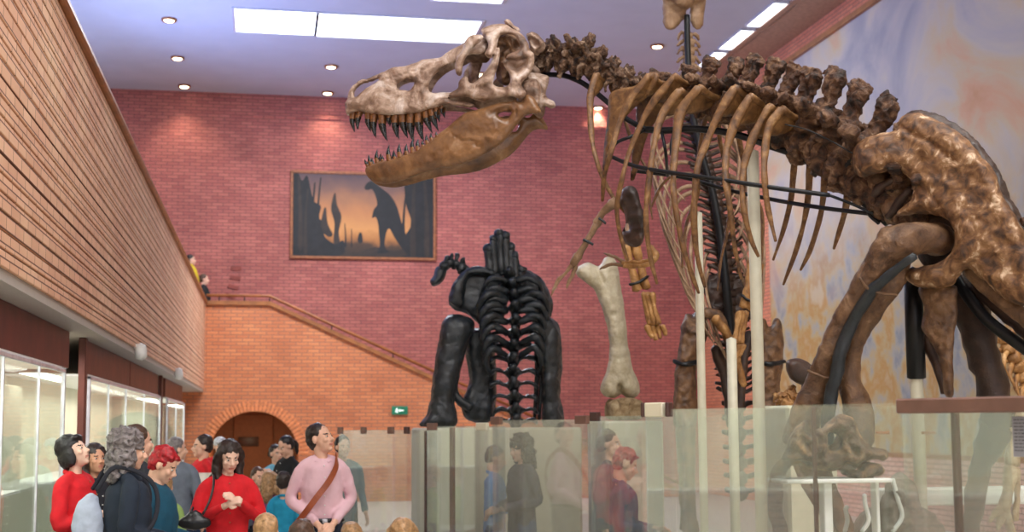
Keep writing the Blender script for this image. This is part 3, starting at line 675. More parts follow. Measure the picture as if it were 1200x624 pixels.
# jugal with its rising rod
P4 = [(525, 112), (527, 109), (535.6, 104), (537.4, 95.6), (541, 91.4), (546, 89), (549, 91.4), (549.5, 95.6), (553, 98), (558.5, 95), (564.5, 87), (571.7, 78.7), (578, 66.7), (584.5, 52), (586, 63), (584.5, 73), (582, 82), (579.5, 92), (578, 98), (581, 101), (590, 101.8), (597, 100), (606, 104), (612, 106), (614, 111), (609, 116), (602, 113.5), (597, 114), (587, 115), (578, 116), (568, 119), (556, 117), (547.6, 114), (538, 115), (528.4, 114)]
hp(P4, lambda x, y: wb(x)+.02, .042, 9)
# quadratojugal
P5 = [(588, 71), (594.5, 69.5), (604, 71), (616, 68), (624, 66), (626.5, 73), (623, 82), (620.5, 88), (613, 95), (612, 101), (616, 107), (617, 112), (613, 116), (607, 114.5), (600, 112), (594, 106), (597, 98), (598, 94), (596, 87), (592, 80)]
hp(P5, lambda x, y: .20, .04, 9, gr=[([(596, 76), (606, 82), (617, 76)], 5, .045), ([(606, 82), (606, 88)], 3, .02)])
# braincase, back of the head, crest
N_B = len(sk)
hp([(566, 46), (580, 40), (600, 40), (618, 50), (620, 80), (616, 98), (600, 100), (590, 98), (583, 92), (583, 78), (577, 68), (568, 60)], lambda x, y: 0, .09, 12, both=False, lump=.6)
brain = sk.pop()
hp([(617, 41), (622, 37), (628, 39), (634, 44), (638, 50), (637, 54.7), (632, 58), (626, 61), (622, 57), (620, 50)], lambda x, y: .03, .07, 7, gr=[([(622, 44), (628, 52)], 4, .05)])
hp([(590, 25), (593, 22), (598, 24), (602, 29), (608, 33), (610, 38), (604, 38), (597, 33), (592, 28)], lambda x, y: 0, .05, 5, both=False)
hp([(616, 86), (641, 88), (643, 98), (640, 108), (641, 114), (650, 120), (651, 126), (645, 128), (639, 125), (634, 131), (627, 124), (618, 106)], lambda x, y: -.06, .06, 9, gr=[([(626, 100), (634, 108)], 3, .05)], both=False)
hp([(613, 96), (628, 92), (634, 104), (634, 122), (626, 128), (617, 118), (611, 108)], lambda x, y: .12, .05, 8)
# palate between the tooth rows
v = []; f = []; xs = list(range(414, 612, 9)); K = 7
for x in xs:
    for k in range(K):
        t = -1+2*k/(K-1); l = (wb(x)-.02)*t; yy = 123-.05*(x-414)+ (2 if x > 560 else 0)
        p = HP(x, yy, 0); q = p + HP.n*l; q.z += .03*(1-t*t); v.append(q)
nn = len(v); v += [p+Vector((0, 0, .02)) for p in v]
for i in range(len(xs)-1):
    for k in range(K-1):
        a = i*K+k; f += [(a, a+1, a+K+1, a+K), (a+nn, a+K+nn, a+K+1+nn, a+1+nn)]
for i in range(len(xs)-1):
    for k in (0, K-1): a = i*K+k; f.append((a, a+K, a+K+nn, a+nn))
for k in range(K-1): f.append((k, k+nn, k+1+nn, k+1)); a = (len(xs)-1)*K+k; f.append((a, a+1, a+1+nn, a+nn))
sk.append((v, f))
skull_parts = sk
skull = obj('skull', rough(remesh(join(*sk), .0055, 1), .004, 14), M['skull'], trex)
obj('braincase', rough(remesh(brain, .008, 2), .015, 14), M['femur'], skull)  # darker bone tone stands in for shade inside the skull
# lower jaw
P11 = [(427.4, 198), (429, 205), (434, 211), (441, 214.7), (452, 216), (460.5, 214.7), (477, 210.5), (494, 204), (512, 198.5), (530, 195.8), (545.6, 192), (558, 187), (571, 180), (580, 174), (588, 168.7), (599.5, 156), (607, 145.6), (615, 137), (622.6, 133.3), (630, 133.5), (633.5, 133), (634, 129), (630, 122), (624, 113), (616, 111), (614, 117), (611, 119.7), (606.5, 118.5), (603, 117), (599, 119), (585, 120), (570.5, 125), (556, 129), (544, 133.5), (532, 142), (526, 147.5), (520, 152), (513, 157), (501, 166.6), (487, 176), (470, 182), (458, 186.5), (443.6, 189.5), (431.6, 194)]
H11 = [(584, 134.5), (592, 131), (599, 129.5), (598, 135), (595, 138.5), (588, 138)]
wj = lambda x, y=0: float(np.interp(x, [427, 440, 470, 520, 560, 600, 640], [.03, .055, .08, .115, .155, .20, .23]))
G11 = [([(531.5, 144), (527, 150), (522, 154.6), (526, 154), (531.5, 159), (540.5, 165), (549, 166), (558.5, 164), (557, 171), (564, 173)], .9, .012), ([(575, 134), (590, 127), (602, 124)], 3, .02), ([(455, 191), (470, 187), (487, 181), (500, 173)], 1.2, .006), ([(600, 122), (604, 128), (604, 136)], 2, .015)]
pj = inflate(P11, hmap(lambda x, y: wj(x)), lambda x, y: float(np.interp(x, [427, 460, 520, 570, 634], [.045, .05, .05, .055, .04])), 13, [H11], 2.6, G11, True, .12)
jaw = obj('lower_jaw', rough(remesh(join(pj, mirror(pj, HP)), .0055, 1), .003, 10, 5), M['jaw'], trex)
# teeth
def tooth(b, t, r, lf, par, mir=False):
    B = HP(b[0], b[1], lf(*b)); Tp = HP(t[0], t[1], lf(*b)*.97); d = Tp-B; mid = B+d*.5 + (-hd)*-.0; mid += hd*d.length*.07
    P = crom([B-d*.25, B, mid, Tp], 4); R = interp([r*.8, r, r*.78, .002], len(P))
    v, f = tube(P, R, n=8, sub=1, flat=.62, up=hd)
    if mir: v, f = mirror((v, f), HP)
    m = MB(); 
    for q in f:
        c = sum(((v[i]-B if not mir else HP.mir(v[i])-B).dot(d) for i in q))/len(q)/d.length_squared
        m.add([], [], 0); m.f.append(q); m.mi.append(0 if c < .32 else 1)
    m.v = [tuple(p) for p in v]
    m.build('tooth', [M['root'], M['crown']], par)
up = [((413, 131), (415, 154), 4), ((421, 131), (418.5, 151), 3.6), ((431, 132), (433, 153), 4), ((438, 133), (439, 160), 4.4), ((447, 134), (452, 163.5), 4.8), ((456, 134), (455, 146), 3), ((463, 134), (465, 161), 4.6), ((471, 134), (475.5, 159.5), 4.6), ((481, 133), (482.5, 163.5), 5), ((490, 132), (494, 163), 4.8), ((498, 130), (504, 153), 4.2), ((505, 128), (511, 150), 4), ((511, 126), (512, 139), 3), ((517, 124), (518, 134), 2.5)]
for b, t, r in up:
    for mr in (False, True): tooth(b, t, r/200, lambda x, y: wb(x)-.025, skull, mr)
lo = [((431, 194), (427.4, 187), 2.2), ((435, 192), (432, 181.7), 2.8), ((442, 190), (442, 175.6), 3.2), ((448.5, 188.5), (448.5, 182.5), 2.8), ((456, 187), (456, 170), 3.6), ((463, 185.5), (462.6, 179), 2.8), ((469, 183), (468, 169), 3.6), ((477, 181), (476.5, 169), 3.4), ((484, 178), (484, 162), 3.4), ((490, 175), (490, 163), 3.2), ((496, 171), (495, 165), 2.6), ((501, 167.5), (500, 158), 3), ((506, 164), (505, 156), 2.6), ((512, 159), (511, 154.6), 2.2)]
for b, t, r in lo:
    for mr in (False, True): tooth((b[0], b[1]+1), t, r/200, lambda x, y: wj(x)+(.01 if x > 450 else 0), jaw, mr)
# vertebrae: (centre, spine tip, kind)
VT = [((632, 70), (646, 41), 0), ((655, 68.5), (672, 42), 0), ((673, 72), (691, 38), 0), ((690, 78), (706, 52), 0), ((706, 86), (721, 64), 0), ((722, 95), (739, 75), 0), ((739, 104), (755, 84), 0), ((757, 109), (769, 84), 1), ((776, 113), (782, 86), 1), ((796, 116), (808, 78), 1), ((817, 119), (835, 69), 1), ((840, 122), (865, 71.5), 1), ((862, 128), (886, 67), 1), ((884, 136), (911, 72), 1), ((906, 146), (933, 77), 2), ((928, 157), (952, 83), 2), ((951, 170), (979, 85), 2), ((976, 185), (1010, 98), 2), ((1000, 203), (1043, 116), 2), ((1024, 222), (1062, 150), 2), ((1052, 238), (1085, 160), 2), ((1080, 252), (1112, 176), 2)]
def vert_mesh(C, Tp, fwd, L, kind, seed):
    H = (Tp-C).length; U = (Tp-C).normalized(); Fd = fwd.normalized(); S = Fd.cross(U).normalized(); Fd = U.cross(S)*-1 if (U.cross(S)).dot(Fd) < 0 else U.cross(S)
    def W(x, y, z): return C + Fd*x*L + S*y*H + U*z*H
    q = []
    cr = {0: .34, 1: .30, 2: .27}[kind]*H
    q.append(tube([W(-.46, 0, -.05), W(-.3, 0, -.05), W(0, 0, -.04), W(.3, 0, -.05), W(.46, 0, -.05)], [cr, cr*.95, cr*.72, cr*.95, cr], n=14, sub=2, up=U))
    q.append(capsule(W(0, 0, .1), W(-.05, 0, .5), H*.17, H*.13))
    if kind == 0:
        q.append(tube([W(.1, 0, .42), W(-.05, 0, .7), W(-.15, 0, 1)], [.15*H, .12*H, .1*H], n=10, flat=.7, sub=3))
        q.append(tube([W(-.3, 0, .45), W(-.3, 0, .7), W(-.25, 0, .9)], [.10*H, .1*H, .07*H], n=10, flat=.7, sub=3))
        q.append(inflate([(-.3, .3), (-.5, .55), (-.62, .85), (-.5, 1.0), (-.22, 1.04), (0, .9), (.15, .6), (.35, .4), (.3, .25)], lambda a, b, c: W(a, c/H, b), lambda a, b: .09*H, .2, sp=.09, lump=.6, lfreq=5, seed=seed))
        for s in (-1, 1):
            q += [tube([W(0, .15*s, .35), W(.35, .42*s, .52), W(.55, .5*s, .62)], [.13*H, .12*H, .08*H], n=8, sub=3), tube([W(0, .2*s, .35), W(-.35, .42*s, .55), W(-.6, .42*s, .75)], [.13*H, .13*H, .08*H], n=8, sub=3)]
            q += [tube([W(0, .2*s, .05), W(0, .42*s, -.15), W(-.25, .42*s, -.55)], [.14*H, .11*H, .05*H], n=8, sub=3), ellipsoid(W(.2, .36*s, .1), .14*H)]
    else:
        k = 1.0 if kind == 1 else .95
        w = .46 if kind == 1 else .44
        pol = [(-w*.75, .35), (-w*.8, .6), (-w*.95, .84), (-w*1.15, .93), (-w*1.0, 1.0), (-.05, 1.04), (w*.9, 1.0), (w*1.0, .92), (w*.75, .82), (w*.6, .6), (w*.6, .35)]
        q.append(inflate(pol, lambda a, b, c: W(a, c/H*1.0, b), lambda a, b: H*(.075+.055*max(0, (b-.6)/.4)**2), .14, sp=.09, lump=.5, lfreq=5, seed=seed))
        q.append(tube([W(-w*.8, 0, .96), W(0, 0, 1.0), W(w*.8, 0, .96)], [.06*H, .075*H, .06*H], n=10, sub=2))
        for s in (-1, 1):
            q += [tube([W(0, .1*s, .32), W(-.08, .4*s*k, .42), W(-.16, .66*s*k, .5)], [.12*H, .08*H, .075*H], n=8, sub=3, flat=1.5)]
            q += [tube([W(.1, .1*s, .38), W(.6, .14*s, .44)], [.09*H, .06*H], n=8, sub=2), tube([W(-.1, .1*s, .4), W(-.58, .1*s, .5)], [.09*H, .06*H], n=8, sub=2), ellipsoid(W(.25, .22*s, .2), .09*H)]
            q += [tube([W(.05, .05*s, .1), W(.1, .28*s, .3)], [.1*H, .07*H], n=8, sub=2)]
    return rough(rough(remesh(join(*q), max(.0055, H*.022), 1, .4), .05*H, 5.5/H, seed), .024*H, 15/H, seed+9)
cs = [BP(*a[0]) for a in VT]
for i, (c, t, k) in enumerate(VT):
    a = cs[max(0, i-1)]; b = cs[min(len(cs)-1, i+1)]; L = (cs[min(i+1, len(cs)-1)]-cs[min(i, len(cs)-2)]).length
    fw = (a-b)
    obj('vertebra', vert_mesh(cs[i], BP(*t), fw, L*(1.0 if k else 1.05), k, i*3.1), M['vert'] if k == 0 else M['vertd'], trex)
# ribs
def rib(pts, l0, l1, l2, r=1.0, head=True, mat='rib', only=None):
    n = len(pts); ll = np.interp(np.linspace(0, 1, n), [0, .15, .6, 1], [l0, l0+.05, l1, l2])
    P = [BP(x, y, l) for (x, y), l in zip(pts, ll)]
    R = [.024*r, .027*r, .022*r, .019*r, .018*r, .017*r, .014*r, .008*r]
    vf = tube(P, R, n=10, sub=6, flat=.62, lump=.35, freq=9)
    if head:
        top = P[0]; inn = top - BP.n*(l0-.02) + Vector((0, 0, -.03)); hv = tube([top, top.lerp(inn, .5)+Vector((0, 0, -.01)), inn], [.024*r, .02*r, .022*r], n=8, sub=3)
        web = inflate([(0, 0), (1, .1), (1, .35), (.12, 1)], lambda a, b, w: (top + (inn-top)*a + (P[1]-P[0]).normalized()*b*.17 + (P[1]-P[0]).cross(inn-top).normalized()*w), .012, .3, sp=.12)
        vf = join(vf, hv, web)
    out = []
    if only != 'far': obj('rib', vf, M[mat], trex)
    if only != 'near': obj('rib', mirror(vf, BP), M[mat], trex)
RB = [[(699, 87), (692, 111), (692, 140), (694, 165), (699, 188), (708, 212), (721, 235), (734, 252)],
      [(761, 88), (738, 118), (724, 151), (715, 182), (708, 207), (706, 236)],
      [(790, 89), (765, 121), (750, 148), (737, 180), (729, 210), (723, 243), (727, 276), (736, 306)],
      [(797, 106), (778, 131), (768, 162), (762, 200), (757, 250), (761, 296), (770, 333)],
      [(819, 103), (798, 131), (792, 168), (789, 200), (790, 232), (799, 283), (810, 320), (819, 344)],
      [(861, 103), (842, 135), (826, 172), (817, 200), (813, 250), (817, 300), (826, 337)],
      [(879, 113), (861, 145), (852, 175), (850, 209), (855, 240), (861, 290), (869, 328)],
      [(901, 125), (884, 158), (873, 190), (870, 220), (872, 247), (880, 280), (889, 301)],
      [(916, 128), (901, 150), (896, 180), (896, 212), (900, 245), (909, 283)]]
for i, r_ in enumerate(RB): rib(r_, [.09, .16, .2, .2, .22, .24, .24, .24, .22][i], [.24, .3, .36, .4, .42, .42, .42, .4, .36][i], [.12, .22, .25, .28, .25, .25, .25, .28, .3][i], [.8, .9, .88, .92, 1, .95, .95, .92, 1][i], only='near' if i >= 5 else None)
FR = [[(930, 150), (931, 186), (927, 232), (918, 270), (906, 305)], [(948, 160), (949, 196), (945, 246), (934, 290), (918, 334)], [(966, 170), (966, 214), (962, 249), (950, 292), (938, 317)], [(992, 200), (993, 232), (986, 263), (977, 292)]]
for r_ in FR: rib(r_, -.12, -.3, -.28, .95, False, only='near')
# first broad scapula-like rib plate and shoulder girdle
def bmap(l): return (lambda x, y, w: BP(x, y, (l(x, y) if callable(l) else l)+w))
for mm in (False, True):
    p = inflate([(765, 84), (772, 92), (760, 112), (742, 128), (728, 146), (718, 178), (710, 205), (706, 206), (708, 170), (712, 138), (714, 112), (726, 104), (745, 100)], bmap(.13), .014, 6, sp=4)
    obj('scapula', mirror(p, BP) if mm else p, M['rib'], trex)
    if mm: continue
    p = inflate([(727, 226), (733, 219), (741, 218), (747, 224), (751, 240), (757, 256), (756, 272), (752, 286), (744, 290), (734, 286), (729, 274), (733, 262), (731, 248), (726, 238)], bmap(.16), .035, 7, [[(732, 262), (736, 262), (737, 270), (733, 271)]], 3, lump=.5)
    obj('coracoid', mirror(p, BP) if mm else p, M['dark'], trex)
def bone(name, pts, R, mat, P=None, l=0, par=None, n=10, **k):
    pl = (lambda a: (P or BP)(a[0], a[1], l if len(a) < 3 else a[2]))
    return obj(name, rough(tube([pl(a) for a in pts], R, n=n, sub=5, lump=.3, freq=18, **k), .004, 30), M[mat], par or trex)
bone('humerus', [(723, 236, .2), (716, 241, .22), (706, 250, .23), (699, 262, .24)], [.03, .032, .024, .022, .028], 'tan')
bone('radius', [(700, 262, .24), (692, 276, .25), (682, 292, .26), (676, 303, .26)], [.024, .018, .016, .022], 'tan')
bone('ulna', [(697, 268, .22), (688, 284, .23), (678, 300, .24)], [.02, .014, .018], 'tan')
bone('wrist_bone', [(678, 300, .25), (672, 310, .25)], [.026, .026], 'tan')
bone('finger', [(671, 310, .25), (663, 320, .26), (655, 328, .26), (650, 337, .26), (646, 347, .25)], [.016, .011, .014, .010, .004], 'tan')
bone('finger', [(675, 312, .23), (671, 322, .23), (667, 330, .23), (664, 338, .23)], [.015, .01, .012, .004], 'tan')
for a, b in (((702, 256), (710, 262)), ((684, 281), (695, 287))): bone('strap', [(a[0], a[1], .28), (b[0], b[1], .26)], [.008, .008], 'black')
# the other arm reaching between the ribs
bone('humerus', [(762, 290, -.02), (768, 300, -.02), (762, 309, -.02)], [.02, .022, .018], 'gold')
bone('radius', [(768, 303, 0), (750, 308, 0), (730, 309, 0)], [.016, .013, .017], 'gold')
bone('ulna', [(764, 309, .02), (748, 312, .02), (732, 312, .02)], [.014, .011, .014], 'gold')
bone('finger', [(731, 308, 0), (722, 302, 0), (714, 299, 0), (708, 297, 0)], [.015, .01, .011, .004], 'tan')
bone('finger', [(731, 311, 0), (719, 310, 0), (711, 312, 0), (703, 316, 0)], [.015, .01, .011, .004], 'tan')
# pelvis
PI1 = [(997, 184), (998, 176), (1003, 169), (1013, 162), (1033, 155), (1050, 153), (1052, 144.5), (1059, 136), (1073.6, 131.5), (1091, 137), (1111, 146), (1134, 163), (1151, 183), (1163, 198), (1177, 230), (1192, 258), (1204, 282), (1216, 320), (1212, 352), (1196, 358), (1176, 350), (1156, 332), (1136, 314), (1124, 324), (1116, 334), (1096, 340), (1078, 338), (1060, 326), (1068, 314), (1100, 308), (1115, 294), (1118, 274), (1110, 258), (1092, 251), (1066, 252), (1048, 256), (1042, 257), (1054, 246), (1068, 234), (1071, 220), (1063, 207), (1048, 200), (1028, 203), (1012, 208), (1001, 202)]
gI = [([(1053, 148), (1070, 158), (1090, 168), (1108, 180), (1122, 192)], 2.2, .03), ([(1060, 205), (1082, 222), (1098, 240), (1104, 252)], 2, .02), ([(1136, 314), (1150, 300), (1165, 300)], 3, .015)]
pi = inflate(PI1, bmap(lambda x, y: .13+.07*math.exp(-((x-1020)/30)**2)+.04*math.exp(-((x-1110)**2+(y-275)**2)/900)), .075, 17, (), 4, gI, True, .2, .05)
obj('ilium', rough(rough(remesh(pi, .007, 1), .008, 6, 2), .004, 22, 5), M['ilium'], trex)
pf = inflate([(1059, 136), (1073, 127), (1095, 131), (1120, 144), (1145, 165), (1166, 192), (1184, 226), (1202, 262), (1218, 300), (1224, 340), (1190, 350), (1150, 300), (1110, 250), (1070, 230), (1040, 240), (1030, 215), (1040, 170)], bmap(-.1), .05, 14, (), 5, (), True, .5, .05)
obj('ilium', rough(remesh(pf, .01, 1), .012, 9, 2), M['dark'], trex)
obj('hip_socket', rough(inflate([(1076, 256), (1096, 246), (1114, 252), (1126, 272), (1124, 296), (1108, 312), (1086, 314), (1074, 296)], bmap(.02), .04, 10, sp=5), .006, 9), M['dark'], trex)
for k, (x, y) in enumerate(((1030, 215), (1048, 226), (1062, 240), (1045, 244))):
    obj('sacral_vertebra', rough(ellipsoid(BP(x, y, .03), (.05, .06, .075), 18, 14), .03, 12, k), M['femur'], trex)
bone('sacral_rib', [(1022, 235, .06), (1030, 222, .1), (1046, 212, .1), (1058, 210, .1)], [.02, .025, .02, .02], 'dark')
bone('sacral_rib', [(1040, 255, .08), (1056, 236, .08), (1068, 222, .1)], [.02, .028, .02], 'dark')
# near thigh with steel strap, knee and shin
fq = [tube([BP(*a) for a in ((1100, 282, .12), (1086, 279, .17), (1060, 283, .24), (1040, 296, .26), (1022, 322, .27), (1003, 352, .27), (985, 384, .27), (968, 420, .27), (954, 456, .27), (944, 490, .27), (934, 520, .27))], [.07, .075, .088, .085, .068, .058, .056, .055, .062, .08, .085], n=18, sub=4, flat=.9),
      tube([BP(*a) for a in ((1058, 300, .14), (1042, 330, .17), (1022, 360, .18), (1006, 390, .18), (997, 418, .18), (996, 446, .18), (1004, 475, .18), (1004, 510, .19), (985, 540, .2))], [.05, .068, .065, .055, .05, .055, .075, .085, .08], n=16, sub=4),
      ellipsoid(BP(1048, 282, .24), (.09, .09, .075)), ellipsoid(BP(1098, 280, .1), .085)]
obj('femur', rough(remesh(join(*fq), .008, 3), .012, 7, 8), M['femur'], trex)
bone('steel_bar', [(1072, 300, .3), (1048, 318, .31), (1022, 342, .3), (1002, 372, .29), (988, 404, .29), (979, 440, .3), (972, 476, .3), (968, 520, .3)], [.018, .03, .034, .034], 'black')
for pp in (((1008, 326), (1016, 338), (1034, 344), (1052, 346)), ((946, 434), (958, 440), (974, 444), (988, 444))): bone('strap', [(a, b, .36-.03*i) for i, (a, b) in enumerate(pp)], [.006, .006], 'femur')
bone('tibia', [(945, 520, .25), (960, 560, .22), (985, 610, .2), (1010, 660, .18), (1030, 700, .15)], [.085, .06, .05, .045, .05], 'femur', n=14)
bone('fibula', [(928, 524, .28), (945, 570, .27), (975, 620, .24), (1010, 690, .2)], [.03, .02, .018, .02], 'femur')
def toes(cx_, cy_, l, s=1.0):
    c = BP(cx_, cy_, l); an = Vector((c.x, c.y, c.z)); B = Vector((c.x-.15*s, c.y+.1, .42))
    obj('metatarsus', rough(tube([an, an.lerp(B, .5), B], [.055, .045, .055], n=12), .005, 20), M['femur'], trex)
    for a in (-.5, 0, .5):
        d = (Matrix.Rotation(a, 3, 'Z') @ BP.d*-1 if BP.d.y < 0 else Matrix.Rotation(a, 3, 'Z') @ BP.d); d = Vector((d.x, d.y, 0)).normalized()
        if d.y < 0: d = -d
        d = Matrix.Rotation(0, 3, 'Z') @ d
        obj('toe', tube([B, B+d*.14+Vector((0, 0, -.02)), B+d*.27+Vector((0, 0, -.07)), B+d*.36+Vector((0, 0, -.105))], [.05, .034, .028, .01], n=8, lump=.3), M['femur'], trex)
toes(1030, 700, .15)
# far leg
bone('femur', [(1128, 330, -.16), (1140, 370, -.16), (1152, 410, -.17), (1164, 455, -.18), (1170, 500, -.2)], [.08, .085, .08, .07, .08], 'dark', n=14)
bone('tibia', [(1168, 500, -.2), (1150, 545, -.2), (1140, 600, -.2), (1130, 680, -.2)], [.08, .055, .045, .05], 'dark', n=14)
toes(1130, 690, -.2)
p = inflate([(1078, 336), (1118, 334), (1121, 352), (1122, 372), (1118, 395), (1117, 420), (1117, 463), (1106, 463), (1104, 432), (1098, 414), (1088, 398), (1080, 385), (1083, 362)], bmap(.1), .03, 8, sp=3, lump=.4)
obj('pubis', rough(p, .006, 10), M['femur'], trex)
bone('pubis', [(1082, 380, -.05), (1086, 400, -.05), (1098, 430, -.05), (1108, 460, -.03)], [.03, .026, .022, .02], 'dark')
bone('ischium', [(1140, 312, .05), (1168, 345, .05), (1200, 372, .05), (1240, 410, .05)], [.06, .045, .035, .03], 'femur')
bone('ischium', [(1150, 330, -.12), (1180, 365, -.12), (1212, 396, -.12)], [.07, .05, .04], 'dark')
# first tail vertebrae leave the picture to the right
for k in range(4):
    c = BP(1215+k*34, 300+k*30, 0); t = BP(1240+k*34, 225+k*32, 0)
    obj('vertebra', vert_mesh(c, t, BP(1180, 270, 0)-BP(1240, 325, 0), .17, 2, 40+k), M['vertd'], trex)
# steel armature
def bar(pts, r, l=0, name='steel_bar'):
    obj(name, tube([BP(a[0], a[1], l if len(a) < 3 else a[2]) for a in pts], r, n=8, sub=5), M['steel'], trex)
bar([(622, 87), (645, 87.5), (662, 89), (680, 96), (695, 106), (712, 120), (735, 140), (757, 152)], .017)
bar([(757, 152), (780, 153), (810, 151), (850, 155), (880, 163), (905, 172), (940, 185), (975, 210), (1005, 232), (1040, 262)], .02)
bar([(757, 152, 0), (740, 160, .1), (722, 168, .15), (712, 185, .2)], .01)
bar([(714, 183, .24), (745, 195, .34), (790, 203, .4), (840, 210, .4), (905, 220, .34), (972, 229, .2)], .012)
bar([(740, 200, -.3), (800, 208, -.38), (850, 222, -.4), (905, 234, -.3), (965, 244, -.15), (1032, 252, 0)], .012)
bar([(972, 229, .2), (1000, 240, .1), (1035, 256, 0)], .008)
bar([(920, 146, .25), (945, 152, .22), (975, 166, .2), (999, 180, .2)], .004)
bar([(790, 152, 0), (786, 175, .05), (792, 200, .2)], .008); bar([(775, 152, 0), (780, 178, .05), (782, 206, -.2)], .01)
bar([(1002, 178, .1), (990, 200, .05), (978, 218, 0)], .02)
bar([(1118, 322, -.02), (1136, 350, -.02), (1160, 378, -.02), (1200, 408, -.02), (1230, 430, -.02)], .03)
bar([(1020, 232, .02), (1018, 250, .02), (1030, 262, .02)], .01)
# the posts that carry the mount
def post(px, yt, Y, r, label, sleeve=None):
    t = at(px, yt, Y); e = empty('support_post', (t.x, Y, .3), label, 'post', None)
    obj('pole', tube([(t.x, Y, .3), (t.x, Y, t.z)], r, n=20, sub=1), M['post'], e)
    obj('floor_flange', tube([(t.x, Y, .3), (t.x, Y, .33)], r*2.6, n=20, sub=1), M['steel'], e)
    if sleeve:
        a = at(px, sleeve[0], Y).z; b = at(px, sleeve[1], Y).z
        obj('steel_sleeve', tube([(t.x, Y, a), (t.x, Y, b)], r*1.5, n=20, sub=1), M['steel'], e)
    return e
y882 = BP(882, 200, 0).y; y818 = BP(818, 200, 0).y; y1069 = BP(1069, 300, 0).y
post(882, 178, y882, .033, 'thickest cream support post, standing left of the pelvis under the big rib cage')
post(818, 250, y818+.1, .024, 'slim cream support post left of the thickest one under the big rib cage')
post(857, 398, 10.15, .040, 'short cream post behind, between the slim and the thickest support posts')
post(1070, 330, y1069, .031, 'cream support post with a black steel sleeve under the big pelvis', (443, 318))
# ------------------------------------------------------------------ plinths
M['plinth'] = plain('plinth_cream', (206, 200, 178), .6, var=.04)
def plinth(x0, y0, x1, y1, z, label, name='display_plinth', mat='plinth', zb=0):
    return tag(MB().bbox((x0, y0, zb), (x1, y1, z), .02).build(name, M[mat], smooth=False, origin=((x0+x1)/2, (y0+y1)/2, 0)), label, 'plinth')
PPL = [(2.1, 6.7), (2.9, 5.95), (6.5, 5.95), (6.5, 12.6), (3.46, 12.6), (3.46, 10.9), (3.3, 10.9), (3.3, 9.2), (2.9, 9.2), (2.9, 8.4), (2.1, 8.4)]
n_ = len(PPL); tr_ = geometry.tessellate_polygon([[Vector((x, y, 0)) for x, y in PPL]])
tag(MB().add([(x, y, 0.001) for x, y in PPL]+[(x, y, .3) for x, y in PPL], [tuple(reversed(t)) for t in tr_]+[tuple(i+n_ for i in t) for t in tr_]+[(i, (i+1) % n_, (i+1) % n_+n_, i+n_) for i in range(n_)]).build('display_platform', M['plinth'], smooth=False, origin=(4, 8, 0)), 'long low cream platform under the two big brown skeletons', 'platform')

# ------------------------------------------------------------------ the tall standing skeleton behind
YD = 11.0
D = lambda x, y, dy=0: at(x, y, YD+dy)
b0 = D(858, 470); duck = empty('upright_skeleton', (b0.x, YD, .3), 'tall upright brown skeleton behind the big one, its skull cut by the top edge', 'skeleton')
dm = lambda dy=0: (lambda x, y, w: D(x, y, dy-w))
q = [inflate([(776, -6), (776.5, 12), (776.6, 26), (781, 34), (788, 36), (795, 32), (802, 22), (806, 8), (805, -8)], dm(), .05, 9, sp=3),
     inflate([(808, -6), (809, 8), (808, 20), (811, 31), (817, 35), (823, 31), (826, 17), (826, -6)], dm(), .05, 8, sp=3),
     inflate([(774, -4), (782, -30), (790, -60), (800, -72), (812, -60), (822, -30), (828, -4), (815, 4), (803, 12), (788, 4)], dm(-.05), .12, 14, sp=4)]
obj('skull', rough(remesh(join(*q), .012, 2), .015, 9), M['tan'], duck)
colm = [(806, 18), (807, 60), (810, 110), (816, 150), (826, 190), (836, 225), (843, 262), (848, 300), (853, 345), (857, 390), (860, 430), (862, 470)]
obj('steel_bar', tube([D(x-1, y, -.06) for x, y in colm], [.028, .03, .04, .04], n=8, sub=4), M['steel'], duck)
cp = crom([D(x, y, .04) for x, y in colm], 5)
for i in range(3, len(cp)-1, 1):
    c = cp[i]; nx = cp[min(i+1, len(cp)-1)]; t = (nx-c).normalized() if nx != c else Vector((0, 0, -1)); L = (nx-c).length or .1
    s = .10 if i < 14 else .17
    q = [tube([c-t*L*.4, c, c+t*L*.4], [.05 if i < 14 else .07]*3, n=8, sub=1)]
    for sg in (-1, 1): q.append(tube([c, c+Vector((sg*s*.6, -.02, .02)), c+Vector((sg*s, .0, -.03 if i < 14 else .05))], [.025, .018, .014], n=6, sub=2))
    obj('vertebra', rough(join(*q), .018, 14, i), M['tan'] if i < 14 else M['dark'], duck)
for i in range(15):
    s = i/14; k = int(13+s*24); c = cp[min(k, len(cp)-2)]
    for sg in (-1, 1):
        Wd = (.20+.24*math.sin(PI*min(1, s*.8+.25)))*(1 if sg < 0 else .8); Ln = .62+.25*math.sin(PI*s)
        P = [c+Vector((0, -.02, 0)), c+Vector((sg*Wd*.55, .03, .05)), c+Vector((sg*Wd, -.05, -.12)), c+Vector((sg*Wd*1.12, -.22, -.42*Ln/.7)), c+Vector((sg*Wd*.85, -.34, -.8*Ln/.7)), c+Vector((sg*Wd*.6, -.38, -.95*Ln/.7))]
        obj('rib', rough(tube(P, [.016, .02, .018, .016, .013, .007], n=8, sub=4, flat=.7), .006, 12, i), M['tan'], duck)
def dbone(name, pts, R, mat='gold', n=12, dy=0, par=None, rg=.008, **k):
    return obj(name, rough(tube([D(p[0], p[1], dy+(p[2] if len(p) > 2 else 0)) for p in pts], R, n=n, sub=5, lump=.25, freq=12, **k), rg, 16), M[mat], par or duck)
